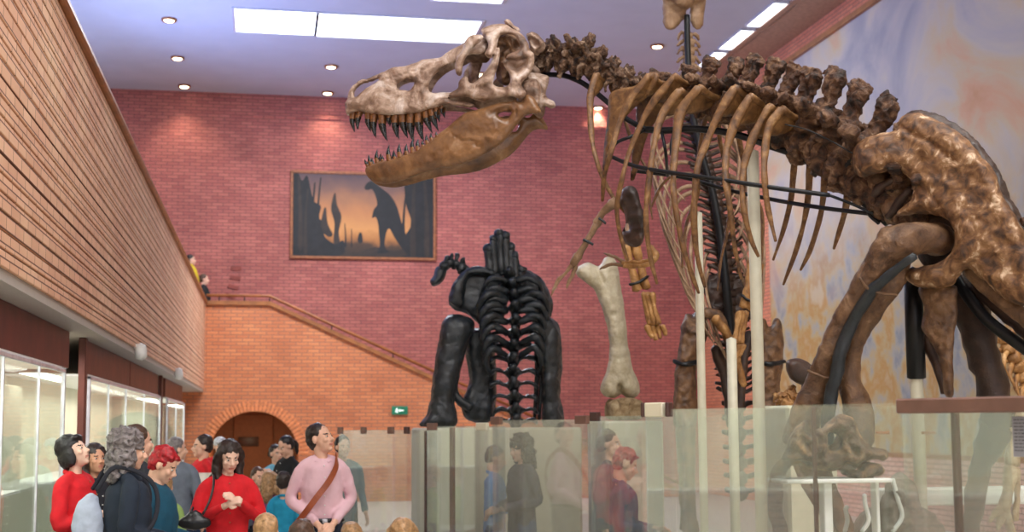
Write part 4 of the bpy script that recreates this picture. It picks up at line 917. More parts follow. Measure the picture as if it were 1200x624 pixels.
for (dx, dy_, mir) in ((0, 0, 1), (0, 0, -1)):
    f = (lambda x: x) if mir == 1 else (lambda x: 818 + (818-x)*.78 + 6)
    o = 0 if mir == 1 else 22
    dbone('humerus', [(f(744), 250+o), (f(738), 270+o), (f(736), 288+o)], [.06, .045, .05], 'tan', dy=-.5)
    dbone('radius', [(f(733), 288+o), (f(739), 310+o), (f(747), 340+o)], [.042, .03, .04], dy=-.5)
    dbone('ulna', [(f(744), 284+o), (f(750), 310+o), (f(758), 338+o)], [.045, .032, .038], dy=-.5)
    dbone('strap', [(f(738), 334+o, -.04), (f(750), 330+o, -.06), (f(760), 324+o, -.02)], [.012, .012], 'steel', dy=-.5)
    for k in range(3): dbone('metacarpal', [(f(754+k*5), 344+o), (f(757+k*5), 362+o), (f(762+k*5), 380+o)], [.03, .02, .028], dy=-.5-.02*k)
    for k in range(4): dbone('finger_bone', [(f(758+k*6), 382+o), (f(761+k*6), 391+o), (f(764+k*5), 399+o-abs(k-1)*3)], [.028, .02, .018], dy=-.5)
# hind legs: thick thigh bones with ties
def thigh(poly, dy): return inflate(poly, dm(dy), .11, 11, sp=4, lump=.3)
tl = thigh([(800, 374), (806, 367), (812, 370), (818, 362), (826, 366), (830, 384), (826, 402), (820, 418), (816, 440), (816, 500), (790, 500), (790, 450), (792, 425), (796, 400)], -.2)
obj('femur', rough(remesh(tl, .012, 2), .012, 8), M['femur'], duck)
tr = thigh([(890, 376), (896, 374), (902, 384), (907, 373), (914, 374), (918, 392), (918, 420), (915, 450), (913, 500), (890, 500), (886, 450), (888, 410)], -.1)
obj('femur', rough(remesh(tr, .012, 2), .012, 8, 4), M['femur'], duck)
for xs_, dy in (((789, 803, 822), -.33), ((886, 902, 919), -.23)): dbone('strap', [(xs_[0], 424, .1), (xs_[1], 427), (xs_[2], 424, .1)], [.02, .02], 'steel', dy=dy)
for xx, dd in ((803, -.2), (902, -.1)):
    dbone('tibia', [(xx, 495), (xx+2, 560), (xx+4, 620)], [.09, .07, .07], 'femur', dy=dd)
    a = D(xx+4, 620, dd); obj('metatarsus', tube([a, (a.x, a.y-.05, .9), (a.x, a.y-.12, .5), (a.x, a.y-.2, .36)], [.07, .07, .07, .08], n=10), M['femur'], duck)
    for k in (-1, 0, 1): obj('toe', tube([(a.x+k*.06, a.y-.2, .38), (a.x+k*.13, a.y-.4, .36), (a.x+k*.16, a.y-.5, .325)], [.05, .045, .025], n=8), M['femur'], duck)
dbone('pubis', [(838, 372), (852, 392), (862, 415), (868, 440), (872, 452)], [.04, .035, .03, .03], 'gold', dy=-.4)
dbone('pubis', [(826, 366), (842, 372), (852, 392), (856, 420)], [.05, .04, .03], 'femur', dy=-.3)
dbone('ischium', [(838, 408), (846, 430), (852, 460), (856, 500)], [.05, .04, .035], 'dark', dy=-.2)
dbone('ischium', [(878, 390), (872, 420), (868, 460), (866, 500)], [.05, .04, .035], 'dark', dy=-.2)
q = [inflate([(826, 330), (845, 318), (872, 322), (890, 345), (884, 372), (866, 380), (846, 376), (830, 360)], dm(.05), .05, 9, sp=4, lump=.5)]
obj('ilium', rough(remesh(q[0], .012, 2), .02, 8), M['dark'], duck)
for k in range(7):
    c = D(864+k*.6, 476+k*17, .1); obj('tail_vertebra', rough(join(ellipsoid(c, (.07, .06, .07)), capsule(c, c+Vector((.14, 0, .03)), .03, .02), capsule(c, c+Vector((-.14, 0, .03)), .03, .02)), .015, 12, k), M['dark'], duck)

# ------------------------------------------------------------------ black skeleton seen from behind
YK = 14.0
K = lambda x, y, dy=0: at(x, y, YK+dy)
km = lambda dy=0: (lambda x, y, w: K(x, y, dy-w))
kb = K(585, 500); zpl = K(585, 501.5).z
black = empty('black_skeleton', (kb.x, YK, zpl), 'black dinosaur skeleton seen from behind, standing on a tall plinth before the brick wall', 'skeleton')
def kinf(name, poly, T, R, dy=0, holes=(), lump=.12, sp=4): return obj(name, rough(remesh(inflate(poly, km(dy), T, R, holes, sp, (), True, lump, .05), .012, 2), .012, 7), M['black'], black)
def ktube(name, pts, R, n=10, sub=4, rg=.012): return obj(name, rough(tube([K(*p) for p in pts], R, n=n, sub=sub, lump=.25, freq=8), rg, 14), M['black'], black)
kinf('ilium', [(543, 318), (560, 314), (578, 317), (592, 330), (596, 350), (590, 374), (580, 388), (566, 386), (556, 376), (546, 368), (532, 364), (524, 354), (529, 338)], .09, 12, .12)
kinf('ilium_rim', [(532, 330), (545, 316), (562, 312), (580, 316), (590, 324), (578, 325), (562, 322), (550, 326), (546, 340), (544, 358), (536, 362), (526, 354), (528, 340)], .07, 5, -.02)
kinf('ilium', [(604, 318), (618, 316), (632, 324), (643, 340), (648, 358), (644, 374), (634, 378), (622, 374), (610, 360), (602, 336)], .10, 10, .1)
kinf('femur', [(518, 378), (526, 369), (542, 370), (556, 377), (552, 396), (544, 420), (538, 445), (533, 470), (534, 500), (493, 500), (501, 484), (505, 460), (509, 425), (513, 400)], .15, 13)
kinf('femur', [(628, 374), (642, 371), (654, 378), (658, 400), (659, 430), (657, 465), (661, 500), (637, 500), (635, 470), (634, 430), (629, 400)], .15, 10)
kinf('tibia', [(547, 392), (562, 384), (578, 398), (582, 430), (582, 462), (577, 494), (549, 494), (540, 474), (550, 446), (546, 420)], .12, 11, .3)
ktube('fibula', [(538, 400, .2), (534, 430, .2), (533, 460, .2), (540, 470, .2), (552, 478, .2)], [.05, .04, .05, .06])
ktube('pubis', [(566, 388, .1), (580, 404, .1), (590, 420, .1)], [.06, .05, .04])
for k, x in enumerate((628, 633)): ktube('thin_rib', [(x, 390+k*6, .1), (x+1, 440, .1), (x-1, 492, .1)], [.025, .025, .02], 8)
col2 = [(586, 280), (590, 300), (598, 322), (603, 350), (604, 380), (602, 412), (601, 440), (603, 466), (605, 492)]
kc = crom([K(*p) for p in col2], 4); rr = 0
ys_ = [322, 335, 348, 362, 376, 391, 406, 421, 436, 451, 466, 481, 494]
for i, y in enumerate(ys_):
    x = float(np.interp(y, [c[1] for c in col2], [c[0] for c in col2])); w_ = [13, 16, 19, 21, 23, 25, 26, 26, 26, 26, 25, 24, 23][i]
    wing = [(-1, .25), (-.88, -.3), (-.6, -.42), (-.36, -.2), (-.2, -.5), (0, -.95), (.2, -.5), (.36, -.2), (.6, -.42), (.88, -.3), (1, .25), (.92, .55), (.72, .1), (.45, .12), (.26, .42), (.16, .95), (0, .6), (-.16, .95), (-.26, .42), (-.45, .12), (-.72, .1), (-.92, .55)]
    v1 = inflate([(x+a*w_*1.12, y+b*10.5) for a, b in wing], km(0), .07, 5, sp=2.2, lump=.2)
    q = [v1, ellipsoid(K(x, y, .02), (.075, .1, .07)), tube([K(x, y, -.02), K(x, y-3, -.14), K(x, y-7, -.2)], [.06, .045, .035], n=8, sub=2)]
    obj('vertebra', rough(join(*q), .018, 9, i), M['black'], black)
for k, (x, y, x2, y2) in enumerate(((574, 320, 572, 292), (580, 322, 578, 280), (587, 320, 585, 274), (594, 322, 592, 276), (599, 330, 598, 290), (604, 336, 603, 300), (612, 340, 611, 316))):
    obj('neural_spine', rough(join(tube([K(x, y), K((x+x2)/2, (y+y2)/2), K(x2, y2)], [.06, .042, .05], n=10, sub=3), ellipsoid(K(x2, y2), (.055, .06, .05))), .02, 10, k), M['black'], black)
for i in range(5):
    for sg in (-1, 1):
        y = 330+i*12; x = 600+sg*(10+i)
        ktube('rib', [(x-sg*6, y, -.1), (x+sg*10, y-4, -.14), (x+sg*(22-i), y+4, -.1), (x+sg*(26-i), y+18, .0)], [.035, .035, .03, .02], 8)
for i in range(6):
    for sg in (-1, 1):
        y = 352+i*13; x = 602
        ktube('rib', [(x+sg*8, y, -.06), (x+sg*22, y-8, -.16), (x+sg*(34-i), y-4, -.18), (x+sg*(40-1.5*i), y+9, -.12), (x+sg*(38-2*i), y+22, -.02)], [.035, .04, .035, .02], 8)
# neck and small head on the left
for k, (x, y) in enumerate(((546, 336), (545, 324), (541, 314), (534, 309), (527, 309), (521, 312))):
    c = K(x, y, .2); obj('neck_vertebra', rough(join(ellipsoid(c, (.06, .06, .055)), capsule(c, c+Vector((.02, -.02, .1)), .03, .025), capsule(c, c+Vector((-.03, 0, -.07)), .03, .02)), .02, 12, k), M['black'], black)
kinf('skull', [(516, 312), (510, 314), (508, 322), (503, 330), (507, 336), (516, 333), (522, 325), (523, 316)], .08, 7, .2, sp=3)
pa, pb = K(494, 500, 0), K(664, 500, 0)
plinth(pa.x, 13.3, pb.x, 15.0, zpl, 'tall cream plinth under the black skeleton, seen through the glass cases')

# ------------------------------------------------------------------ big pale thigh bone on a stone block
YG = 11.6
G = lambda x, y, dy=0: at(x, y, YG+dy)
fp = [(676, 314), (690, 307), (702, 312), (708, 302), (716, 300), (722, 306), (725, 320), (729, 345), (734, 380), (737, 408), (741, 430), (748, 446), (750, 458), (745, 466), (736, 468), (728, 463), (720, 468), (710, 466), (704, 458), (706, 446), (712, 430), (714, 405), (710, 380), (704, 358), (696, 340), (684, 330), (675, 322)]
fm = inflate(fp, lambda x, y, w: G(x, y, -w), .13, 15, sp=3.5, grooves=[([(727, 452), (727, 466)], 2, .08), ([(700, 316), (706, 330)], 3, .05)], lump=.15)
wb_ = G(728, 468); 
tag(obj('giant_thigh_bone', rough(remesh(fm, .01, 2), .008, 6), M['cast'], origin=(wb_.x, YG, wb_.z)), 'huge pale cream thigh bone standing upright on a stone block', 'bone')
sa, sb = G(712, 469), G(751, 492)
bk = MB().bbox((sa.x, YG-.16, sb.z), (sb.x, YG+.16, sa.z), .03)
vf = remesh((bk.v, bk.f), .012, 3); tag(obj('stone_block', rough(([Vector(p) for p in vf[0]], vf[1]), .022, 9), M['stone'], origin=(sa.x, YG, sb.z)), 'rough yellowish stone block under the huge pale thigh bone', 'stone')
plinth(sa.x-.12, YG-.3, sb.x+.12, YG+.3, sb.z-.012, 'narrow cream pedestal under the stone block of the pale thigh bone', 'pedestal')

# ------------------------------------------------------------------ loose fossils on the right
def rockvf(c, r, seed, amp=.25): 
    v, f = ellipsoid(c, r, 26, 18); m = sum(r)/3 if hasattr(r, '__len__') else r
    return rough((v, f), amp*m, 1.4/m, seed)
YH = 8.6
H = lambda x, y, dy=0: at(x, y, YH+dy)
vf = inflate([(922, 424), (930, 420), (944, 424), (956, 432), (958, 444), (950, 452), (938, 452), (927, 446), (922, 436)], lambda x, y, w: H(x, y, -w), .09, 10, sp=3)
hb = H(940, 474)
tag(obj('fossil_block', join(rough(vf, .012, 9), capsule(H(946, 440, .1), (H(946, 440, .1).x, YH+.1, hb.z), .04, .05)), M['dark'], origin=(hb.x, YH, hb.z)), 'rounded dark brown fossil bone left of the bent thigh of the big skeleton', 'fossil')
tag(obj('fossil_rubble', join(*[rockvf(H(x, y, dz), r, k, .5) for k, (x, y, dz, r) in enumerate(((918, 470, 0, .05), (926, 464, .02, .045), (934, 470, 0, .05), (912, 466, .1, .035), (928, 457, .1, .03), (922, 474, -.05, .04)))]), M['gold'], origin=(H(920, 476).x, YH, H(920, 476).z)), 'small yellow brown lumpy fossil beside the upright skeleton and the bent thigh', 'fossil')
tp = H(935, 476); plinth(H(905, 476).x, YH-.25, H(962, 476).x, YH+.3, tp.z, 'cream pedestal carrying the dark and the yellow fossil pieces', 'pedestal', zb=.3)

# small skeleton cut off by the right edge
YR = 6.6
R_ = lambda x, y, dy=0: at(x, y, YR+dy)
sm = empty('small_skeleton', (R_(1180, 620).x, YR, .3), 'small pale yellow skeleton cut by the right edge, its leg seen through the glass', 'skeleton')
def rb_(name, pts, R, mat='pale'): return obj(name, rough(tube([R_(*p) for p in pts], R, n=9, sub=4, lump=.3, freq=16), .006, 20), M[mat], sm)
for k in range(9):
    c = R_(1176+k*5.5, 398+k*11); obj('vertebra', rough(join(ellipsoid(c, (.045, .04, .035)), capsule(c, c+Vector((.07, 0, .05)), .018, .02), capsule(c, c+Vector((-.06, 0, -.02)), .016, .012)), .012, 20, k), M['gold'], sm)
for k in range(4): rb_('rib', [(1180+k*7, 410+k*14), (1176+k*7, 424+k*14, -.1), (1182+k*7, 440+k*14, -.12)], [.014, .012, .006], 'gold')
rb_('femur', [(1204, 480), (1192, 510), (1186, 545)], [.05, .035, .045])
rb_('tibia', [(1186, 548), (1182, 575), (1176, 600)], [.045, .028, .035]); rb_('fibula', [(1192, 550), (1192, 580), (1190, 610)], [.02, .016, .02])
rb_('metatarsus', [(1178, 602), (1186, 625), (1196, 650)], [.03, .024, .03]); 
a = R_(1196, 650); 
obj('shin', tube([a, (a.x, a.y, .8), (a.x-.05, a.y, .4)], [.035, .03, .04], n=9), M['pale'], sm)
for k in (-1, 0, 1): obj('toe', tube([(a.x-.05, a.y, .38), (a.x-.05+k*.07, a.y-.15, .35), (a.x-.05+k*.1, a.y-.25, .315)], [.03, .022, .01], n=8), M['pale'], sm)
rb_('hand', [(1176, 596), (1166, 603), (1160, 612)], [.03, .022, .01]); rb_('hand', [(1178, 600), (1172, 612), (1170, 622)], [.03, .02, .01])

# skull with a hooked beak on a white stand, inside the case
YC = 5.62
Cc = lambda x, y, dy=0: at(x, y, YC+dy)
cm = lambda dy=0: (lambda x, y, w: Cc(x, y, dy-w))
q = [inflate([(916, 538), (921, 528), (926, 512), (932, 500), (940, 494), (946, 498), (951, 510), (956, 503), (965, 500), (976, 490), (987, 486), (998, 489), (1004, 498), (1008, 510), (1018, 520), (1030, 527), (1040, 530), (1042, 538), (1036, 541), (1026, 538), (1016, 542), (1004, 548), (992, 546), (978, 552), (962, 552), (950, 548), (938, 542), (926, 540)], cm(), .10, 14, [[(970, 512), (976, 506), (983, 512), (982, 524), (975, 528), (969, 522)]], 3.4, [([(935, 505), (944, 516), (950, 530)], 2, .03), ([(958, 508), (962, 524), (960, 540)], 2, .03), ([(985, 502), (996, 520), (1008, 534)], 2, .03)], lump=.4),
     inflate([(980, 552), (994, 553), (1008, 550), (1020, 543), (1032, 544), (1037, 551), (1030, 559), (1016, 564), (1000, 562), (986, 558)], cm(), .07, 9, sp=3.4, lump=.4)]
cs_ = empty('horned_skull', Cc(975, 566), 'brown dinosaur skull with a hooked beak on a white stand inside the glass case', 'skull')
obj('cranium', rough(remesh(join(q[0], q[1]), .008, 1), .014, 12), M['horned'], cs_)
cur = [(938, 541), (924, 541), (913, 552), (908, 575), (909, 600), (914, 625), (920, 700), (925, 800)]
tag(obj('curved_tusk_bone', rough(tube([Cc(x, y, .1) for x, y in cur] , [.018, .026, .034, .036, .036, .034, .03, .03], n=12), .008, 10), M['rib'], origin=Cc(925, 800, .1)), 'long curved brown bone hanging down left of the beaked skull inside the case', 'bone')
st = empty('white_stand', Cc(970, 640, 0), 'white painted stand with curved rods under the beaked skull', 'stand')
st.location.z = .66
za = Cc(960, 560).z; zb_ = Cc(960, 566).z
xa, xb_ = Cc(912, 562).x, Cc(1034, 562).x
MB().bbox((xa, YC-.1, zb_), (xb_, YC+.14, za-.004), .005).build('stand_top', M['white'], st, smooth=False)
for x in (968, 1026):
    X = Cc(x, 600).x; w_ = .02 if x < 1000 else .008; MB().bbox((X-w_, YC-.03, .662), (X+w_, YC+.03, zb_), .004).build('leg', M['white'], st, smooth=False)
for pts in (((990, 624), (993, 610), (991, 598), (993, 594)), ((1010, 624), (1018, 610), (1014, 592), (1013, 580)), ((1046, 624), (1057, 606), (1052, 585), (1046, 562))):
    obj('curved_rod', tube([Cc(x, y, .16) for x, y in pts] , .011, n=8), M['white'], st)
a = Cc(1090, 596, 1.2); b = Cc(1215, 612, 1.2)
for k, (poly, lab) in enumerate((([(1000, 640), (1006, 606), (1020, 590), (1032, 596), (1040, 624), (1042, 650), (1010, 650)], 'grey brown rock between the white rods under the beaked skull'), ([(1022, 650), (1026, 600), (1036, 570), (1050, 556), (1066, 562), (1080, 590), (1096, 612), (1104, 650)], 'large pointed grey brown rock right of the beaked skull inside the case'))):
    vf = rough(remesh(inflate(poly, cm(.3), .11, 22, sp=5, lump=.6), .015, 1), .035, 5, k)
    zmin = min(p.z for p in vf[0]); tag(obj('fossil_rock', vf, M['rock'], origin=Cc(poly[0][0], 640, .3)), lab, 'rock')
MB_ = MB().bbox((a.x, 7.3, 1.26), (a.x+1.6, 7.5, 1.36), .01)
zr = Cc(1010, 650, .3).z
tag(MB().bbox((Cc(990, 640, .3).x, YC+.2, .662), (Cc(1110, 640, .3).x, YC+.42, zr-.03), .01).build('rock_shelf', M['plinth'], smooth=False, origin=(Cc(1050, 640, .3).x, YC+.3, .662)), 'cream pedestal under the grey brown rocks in the glass case', 'plinth')
e = empty('white_bench_beam', (a.x+.8, 7.4, 0), 'white horizontal beam on legs low behind the glass at the right edge', 'stand')
MB_.build('beam', M['white'], e, smooth=False)
for x in (a.x+.1, a.x+1.5): MB().bbox((x-.03, 7.35, 0.3), (x+.03, 7.45, 1.26), .005).build('leg', M['white'], e, smooth=False)

# ------------------------------------------------------------------ glass cases of the barrier
def gcase(A, B, zt, depth, label, clips=(), bars=(), edge=None, pane='glass'):
    """a free-standing glass case whose front pane runs from A to B in plan"""
    A = Vector((A[0], A[1], 0)); B = Vector((B[0], B[1], 0)); d = (B-A).normalized(); n = Vector((-d.y, d.x, 0)); L = (B-A).length
    if n.y < 0: n = -n
    mt = Matrix.Translation(A) @ Matrix(((d.x, n.x, 0, 0), (d.y, n.y, 0, 0), (0, 0, 1, 0), (0, 0, 0, 1)))
    e = empty('glass_case', A+(B-A)/2, label, 'showcase', 'glass cases around the skeletons')
    MB().bbox((0, 0, 0), (L, depth, .62), .01, mtx=mt).build('base', M['brownboard'], e, smooth=False)
    MB().box((.006, .004, .62), (L-.006, .012, zt), mtx=mt).build('glass_pane', M[pane], e, smooth=False)
    MB().box((.006, depth-.012, .62), (L-.006, depth-.004, zt), mtx=mt).build('glass_pane', M[pane], e, smooth=False)
    for x in (.0, L-.008): MB().box((x, .016, .62), (x+.006, depth-.016, zt), mtx=mt).build('glass_pane', M[pane], e, smooth=False)
    MB().box((.02, .02, .622), (L-.02, depth-.02, .66), mtx=mt).build('case_floor', M['cream'], e, smooth=False)
    for x, w, mat in clips: MB().bbox((x*L-w/2, -.012, zt-.035), (x*L+w/2, .03, zt+.03), .004, mtx=mt).build('corner_clip', M[mat], e, smooth=False)
    for x, w, mat in bars: MB().bbox((x*L-w/2, .02, .62), (x*L+w/2, .05, zt-.01), .004, mtx=mt).build('upright', M[mat], e, smooth=False)
    return e
def pl_(x, Y): p = at(x, 540, Y); return (p.x, Y)
def zt_(x, y, Y): return at(x, y, Y).z
gcase(pl_(396, 13.0), pl_(497, 12.2), zt_(450, 504.5, 12.6), .2, 'glass case right beside the man in the pink shirt', clips=[(.02, .05, 'clip'), (.3, .05, 'clip'), (.62, .06, 'clip'), (.8, .05, 'clipdark')], bars=[(.99, .018, 'clipdark')])
gcase(pl_(499, 12.0), pl_(574, 11.3), zt_(535, 500, 11.6), .2, 'glass case with a brown upright, left of the dark curly-haired visitor', clips=[(.09, .11, 'clip'), (.88, .13, 'cream')], bars=[(.38, .05, 'brownboard')])
gcase(pl_(576, 10.9), pl_(689, 9.9), zt_(632, 492.5, 10.4), .2, 'glass case through which the dark curly-haired visitor shows', clips=[(.05, .12, 'clip'), (.94, .13, 'clip')])
gcase(pl_(691, 9.2), pl_(752, 8.7), zt_(720, 488, 8.95), .2, 'narrow glass case through which the red-haired visitor shows', clips=[(.1, .08, 'clipdark')])
gcase(pl_(755, 5.9), pl_(893, 5.4), zt_(830, 479, 5.6), .25, 'wide glass case in front of the cream support posts', clips=[(.0, .02, 'clipdark'), (.1, .10, 'cream'), (.22, .02, 'clipdark')])
gcase(pl_(895, 5.38), pl_(1064, 4.8), zt_(985, 474, 5.05), .85, 'wide glass case in front of the beaked skull', bars=[(.34, .008, 'clipdark')], pane='glass_clear')
ce = gcase(pl_(1056, 4.55), pl_(1260, 3.95), zt_(1120, 470, 4.3), .25, 'nearest glass case with a brown top rail at the right edge', bars=[(.31, .022, 'clipdark')], pane='glass_clear')
A = Vector((*pl_(1055, 4.5), 0)); B = Vector((*pl_(1262, 3.9), 0)); zz = zt_(1120, 468, 4.25)
d = (B-A).normalized(); n = Vector((-d.y, d.x, 0)); mt = Matrix.Translation(A) @ Matrix(((d.x, n.x, 0, 0), (d.y, n.y, 0, 0), (0, 0, 1, 0), (0, 0, 0, 1)))
MB().bbox((0, -.02, zz-.048), ((B-A).length, .05, zz+.006), .006, mtx=mt).build('top_rail', M['clip'], ce, smooth=False)
# label sheet at the right edge
a = at(1183, 512, 4.15); lb = empty('label_sheet', (a.x, 4.15, a.z-.07), 'grey printed label sheet stuck on the nearest glass case at the right edge', 'label')
mt = Matrix.Translation((a.x, 4.13, a.z)) @ Matrix.Rotation(math.atan2(d.y, d.x), 4, 'Z')
MB().bbox((0, -.003, -.068), (.12, .003, .068), .002, mtx=mt).build('sheet', plain('label_paper', (150, 152, 160), .6, var=.03), lb, smooth=False)
tx = MB()
for k in range(10):
    x = .008
    while x < .112:
        w = random.uniform(.006, .018); tx.box((x, -.0045, .055-k*.0115), (min(x+w, .114), -.0032, .0585-k*.0115), mtx=mt); x += w+.004
tx.build('printed_lines', plain('print_ink', (70, 72, 82), .7), lb, smooth=False)
# little handles seen through the glass
for px, l in ((1034, 'left'), (1088, 'right')):
    c = at(px, 507.5, 5.9); tag(MB().bbox((c.x-.034, 5.89, c.z-.007), (c.x+.034, 5.91, c.z+.007), .003).build('wooden_peg', M['wood'], smooth=False, origin=c), 'small orange brown peg, the %s one beside the cream post in the glass case' % l, 'peg', 'orange pegs in the glass case')
# ------------------------------------------------------------------ people
def cloth(name, c, var=.1, rough_=.85, scale=14, bump=.25): return plain(name, c, rough_, var=var, scale=scale, bump=bump)
SK = {k: plain('skin_'+k, c, .5, var=.05, scale=30) for k, c in (('fair', (226, 178, 152)), ('mid', (206, 152, 122)), ('pale', (232, 192, 170)))}
LIP = plain('lips', (196, 122, 108), .5); 
HAIR = {k: plain('hair_'+k, c, .45, var=.35, scale=40, bump=.6) for k, c in (('black', (26, 22, 24)), ('dark', (44, 32, 28)), ('brown', (78, 54, 40)), ('grey', (120, 112, 112)), ('red', (168, 24, 34)), ('blond', (170, 132, 92)), ('cap', (206, 208, 214)))}
EYEW = plain('eye_white', (225, 220, 215), .3); EYED = plain('eye_dark', (40, 28, 22), .2)
def curve_seg(a, b, ra, rb, n=10): return capsule(a, b, ra, rb, n)
def person(px, ytop, Y, rot, label, hair=('short', 'dark'), skin='fair', top='top', topc=None, topn='shirt', legc=None, legn='trousers', pose='down', pitch=0, yaw=0, slim=1.0, kid=False, group=None, zfloor=0.0, stoop=0, vox=.009, curly=0, skirt=False, tilt=0, tuck=False):
    hp_ = at(px, ytop, Y); H_ = hp_.z - zfloor; hs = 1.0 if not kid else .9
    if not kid: hs = min(1.04, max(.95, H_/1.72))
    base = Vector((hp_.x, Y, zfloor))
    zs = H_-.295*hs; k = zs/.815
    if pitch < -10: zs -= 0
    Rz = Matrix.Rotation(math.radians(rot), 3, 'Z')
    st = math.radians(stoop)
    def lean(p):
        p = Vector(p)
        if stoop and p.z > .53*k:
            o = Vector((0, 0, .53*k)); p = o + Matrix.Rotation(st, 3, 'X') @ (p-o)
        return p
    def W(p): return base + Rz @ lean(p)
    P = lambda x, y, z: W((x*k, y*k, z*k))
    q = []; T = []; Lg = []
    sw_ = .096*slim
    # torso core and limbs (body)
    def seg(L, pts, R, n=12, flat=1.0):
        Q = [P(*a) for a in pts]; L.append(tube(Q, [r*k for r in R], n=n, sub=3, flat=flat, up=Rz @ Vector((0, 1, 0))))
    seg(q, [(0, 0, .50), (0, 0, .58), (0, 0, .68), (0, 0, .78), (0, .005, .82)], [.05, .05, .05, .042, .02], flat=1.2)
    seg(T, [(0, .0, .555 if tuck else .46), (0, 0, .575 if tuck else .54), (0, -.004, .62), (0, -.006, .70), (0, .0, .78), (0, .004, .825)], [.072*slim, .07*slim, .068*slim, .074*slim, .064*slim, .033], n=18, flat=1.36)
    hem = .44
    arms = {'down': [((.135, .02, .64), (.15, -.02, .50)), ((-.135, .02, .64), (-.15, -.02, .50))],
            'clasp': [((.132, .02, .65), (.03, -.125, .55)), ((-.132, .02, .65), (-.03, -.125, .545))],
            'chest': [((.145, -.01, .64), (.022, -.14, .725)), ((-.145, -.01, .63), (-.022, -.15, .71))],
            'hold': [((.13, .02, .64), (.05, -.17, .60)), ((-.13, .02, .64), (-.03, -.175, .58))],
            'one': [((.135, .02, .64), (.15, -.02, .50)), ((-.14, -.01, .64), (-.05, -.15, .68))]}[pose]
    for s, (el, wr) in zip((1, -1), arms):
        sh = (s*sw_, .005, .795)
        seg(q, [sh, el], [.017, .016]); seg(q, [el, tuple((Vector(el)+Vector(wr))/2), wr], [.016, .017, .0145])
        seg(T, [(s*.022, .008, .828), (s*.05, .006, .815), (s*(sw_-.01), .003, .797)], [.022, .026, .027])
        T.append(ellipsoid(P(s*(sw_-.004), .003, .79), .029*k*slim, 12, 8))
        w2 = Vector(el).lerp(Vector(wr), .88)
        seg(T, [(s*(sw_-.03), .003, .795), (s*(sw_+.008), .005, .775), tuple(Vector(sh).lerp(Vector(el), .55)+Vector((s*.006, 0, 0))), el, tuple(Vector(el).lerp(w2, .5)), tuple(w2)], [.026*slim, .030*slim, .030*slim, .027, .025, .0205], n=12)
        # hand: palm, four fingers and a thumb, slightly curled
        wrp = W((wr[0]*k, wr[1]*k, wr[2]*k)); fd = (wrp-W((el[0]*k, el[1]*k, el[2]*k))).normalized()
        inn = Rz @ Vector((-s, 0, 0)); inn = (inn-fd*inn.dot(fd)); inn.normalize(); sd = fd.cross(inn)
        if pose in ('down',): nrm, acr = inn, sd
        else: nrm, acr = (Rz @ Vector((-s*.5, .5, -.4))), None
        if acr is None: nrm = (nrm-fd*nrm.dot(fd)).normalized(); acr = fd.cross(nrm)
        u = hs*(.8 if kid else 1.0)
        pc = wrp+fd*.045*u
        mtx = Matrix((acr*1.0, nrm, fd)).transposed()
        q.append(ellipsoid(pc, (.038*u, .017*u, .05*u), 12, 8, mtx))
        for j, (o, ln) in enumerate(((-.028, .066), (-.0095, .076), (.0095, .072), (.027, .056))):
            b_ = wrp+fd*.078*u+acr*o*u; c1 = b_+fd*ln*.45*u+nrm*.006*u; c2 = c1+(fd*.75+nrm*.65)*ln*.33*u; c3 = c2+(fd*.35+nrm*.9)*ln*.25*u
            q.append(tube([b_-fd*.02*u, b_, c1, c2, c3], [.0095*u, .0095*u, .009*u, .008*u, .0065*u], n=8, sub=2))
        tb = wrp+fd*.03*u-acr*.03*u; q.append(tube([tb+acr*.01, tb-acr*.018*u+fd*.02*u+nrm*.006, tb-acr*.02*u+fd*.045*u+nrm*.016*u, tb-acr*.012*u+fd*.062*u+nrm*.024*u], [.012*u, .011*u, .0095*u, .007*u], n=8, sub=2))
    for s in (-1, 1):
        seg(q, [(s*.045, 0, .50), (s*.052, -.005, .28), (s*.055, .01, .15), (s*.056, .01, .035)], [.045, .033, .026, .02])
        q.append(tube([P(s*.056, .02, .022), P(s*.058, -.03, .018), P(s*.062, -.09, .012)], [.022*k, .022*k, .014*k], n=8))
        seg(Lg, [(s*.036, .002, .545), (s*.046, 0, .47), (s*.051, -.004, .38), (s*.054, -.004, .28), (s*.055, .008, .15), (s*.056, .01, .045)], [.058, .058, .05, .041, .035, .034], n=14)
        sh_ = rough(remesh(join(tube([P(s*.056, .03, .022), P(s*.058, -.02, .022), P(s*.062, -.085, .017), P(s*.063, -.1, .015)], [.026*k, .028*k, .024*k, .016*k], n=10), capsule(P(s*.056, .012, .02), P(s*.056, .012, .06), .028*k)), .01, 2), 0, 1)
        Lg_shoe = sh_
        if s == -1: shoes = [sh_]
        else: shoes.append(sh_)
    seg(Lg, [(0, 0, .47), (0, 0, .51), (0, 0, .562)], [.062, .068 if tuck else .066, .066 if tuck else .062], n=16, flat=1.3)
    # neck and head
    nb = P(0, .008, .815); Hh = W((0, 0, H_-.118*hs)) if not stoop else W((0, -.01, H_-.118*hs))
    piv = Hh - Vector((0, 0, .07*hs))
    RH = Rz @ Matrix.Rotation(math.radians(yaw), 3, 'Z') @ Matrix.Rotation(math.radians(-pitch), 3, 'X') @ Matrix.Rotation(math.radians(tilt), 3, 'Y')
    Hc = piv + RH @ Vector((0, 0, .07*hs))
    hd_ = lambda x, y, z: Hc + RH @ Vector((x, y, z))*hs
    q.append(tube([nb-Vector((0, 0, .04)), nb+Vector((0, 0, .03)), hd_(0, .025, -.09), hd_(0, .02, -.03)], [.05*hs, .047*hs, .047*hs, .048*hs], n=12))
    E = lambda x, y, z, r, n=14, m=10: ellipsoid(hd_(x, y, z), tuple(v*hs for v in r), n, m, RH)
    q += [E(0, .012, .03, (.076, .094, .088), 20, 14), E(0, -.028, -.035, (.058, .062, .078)), E(0, -.068, -.092, (.024, .02, .02)), E(0, -.01, -.07, (.05, .05, .035))]
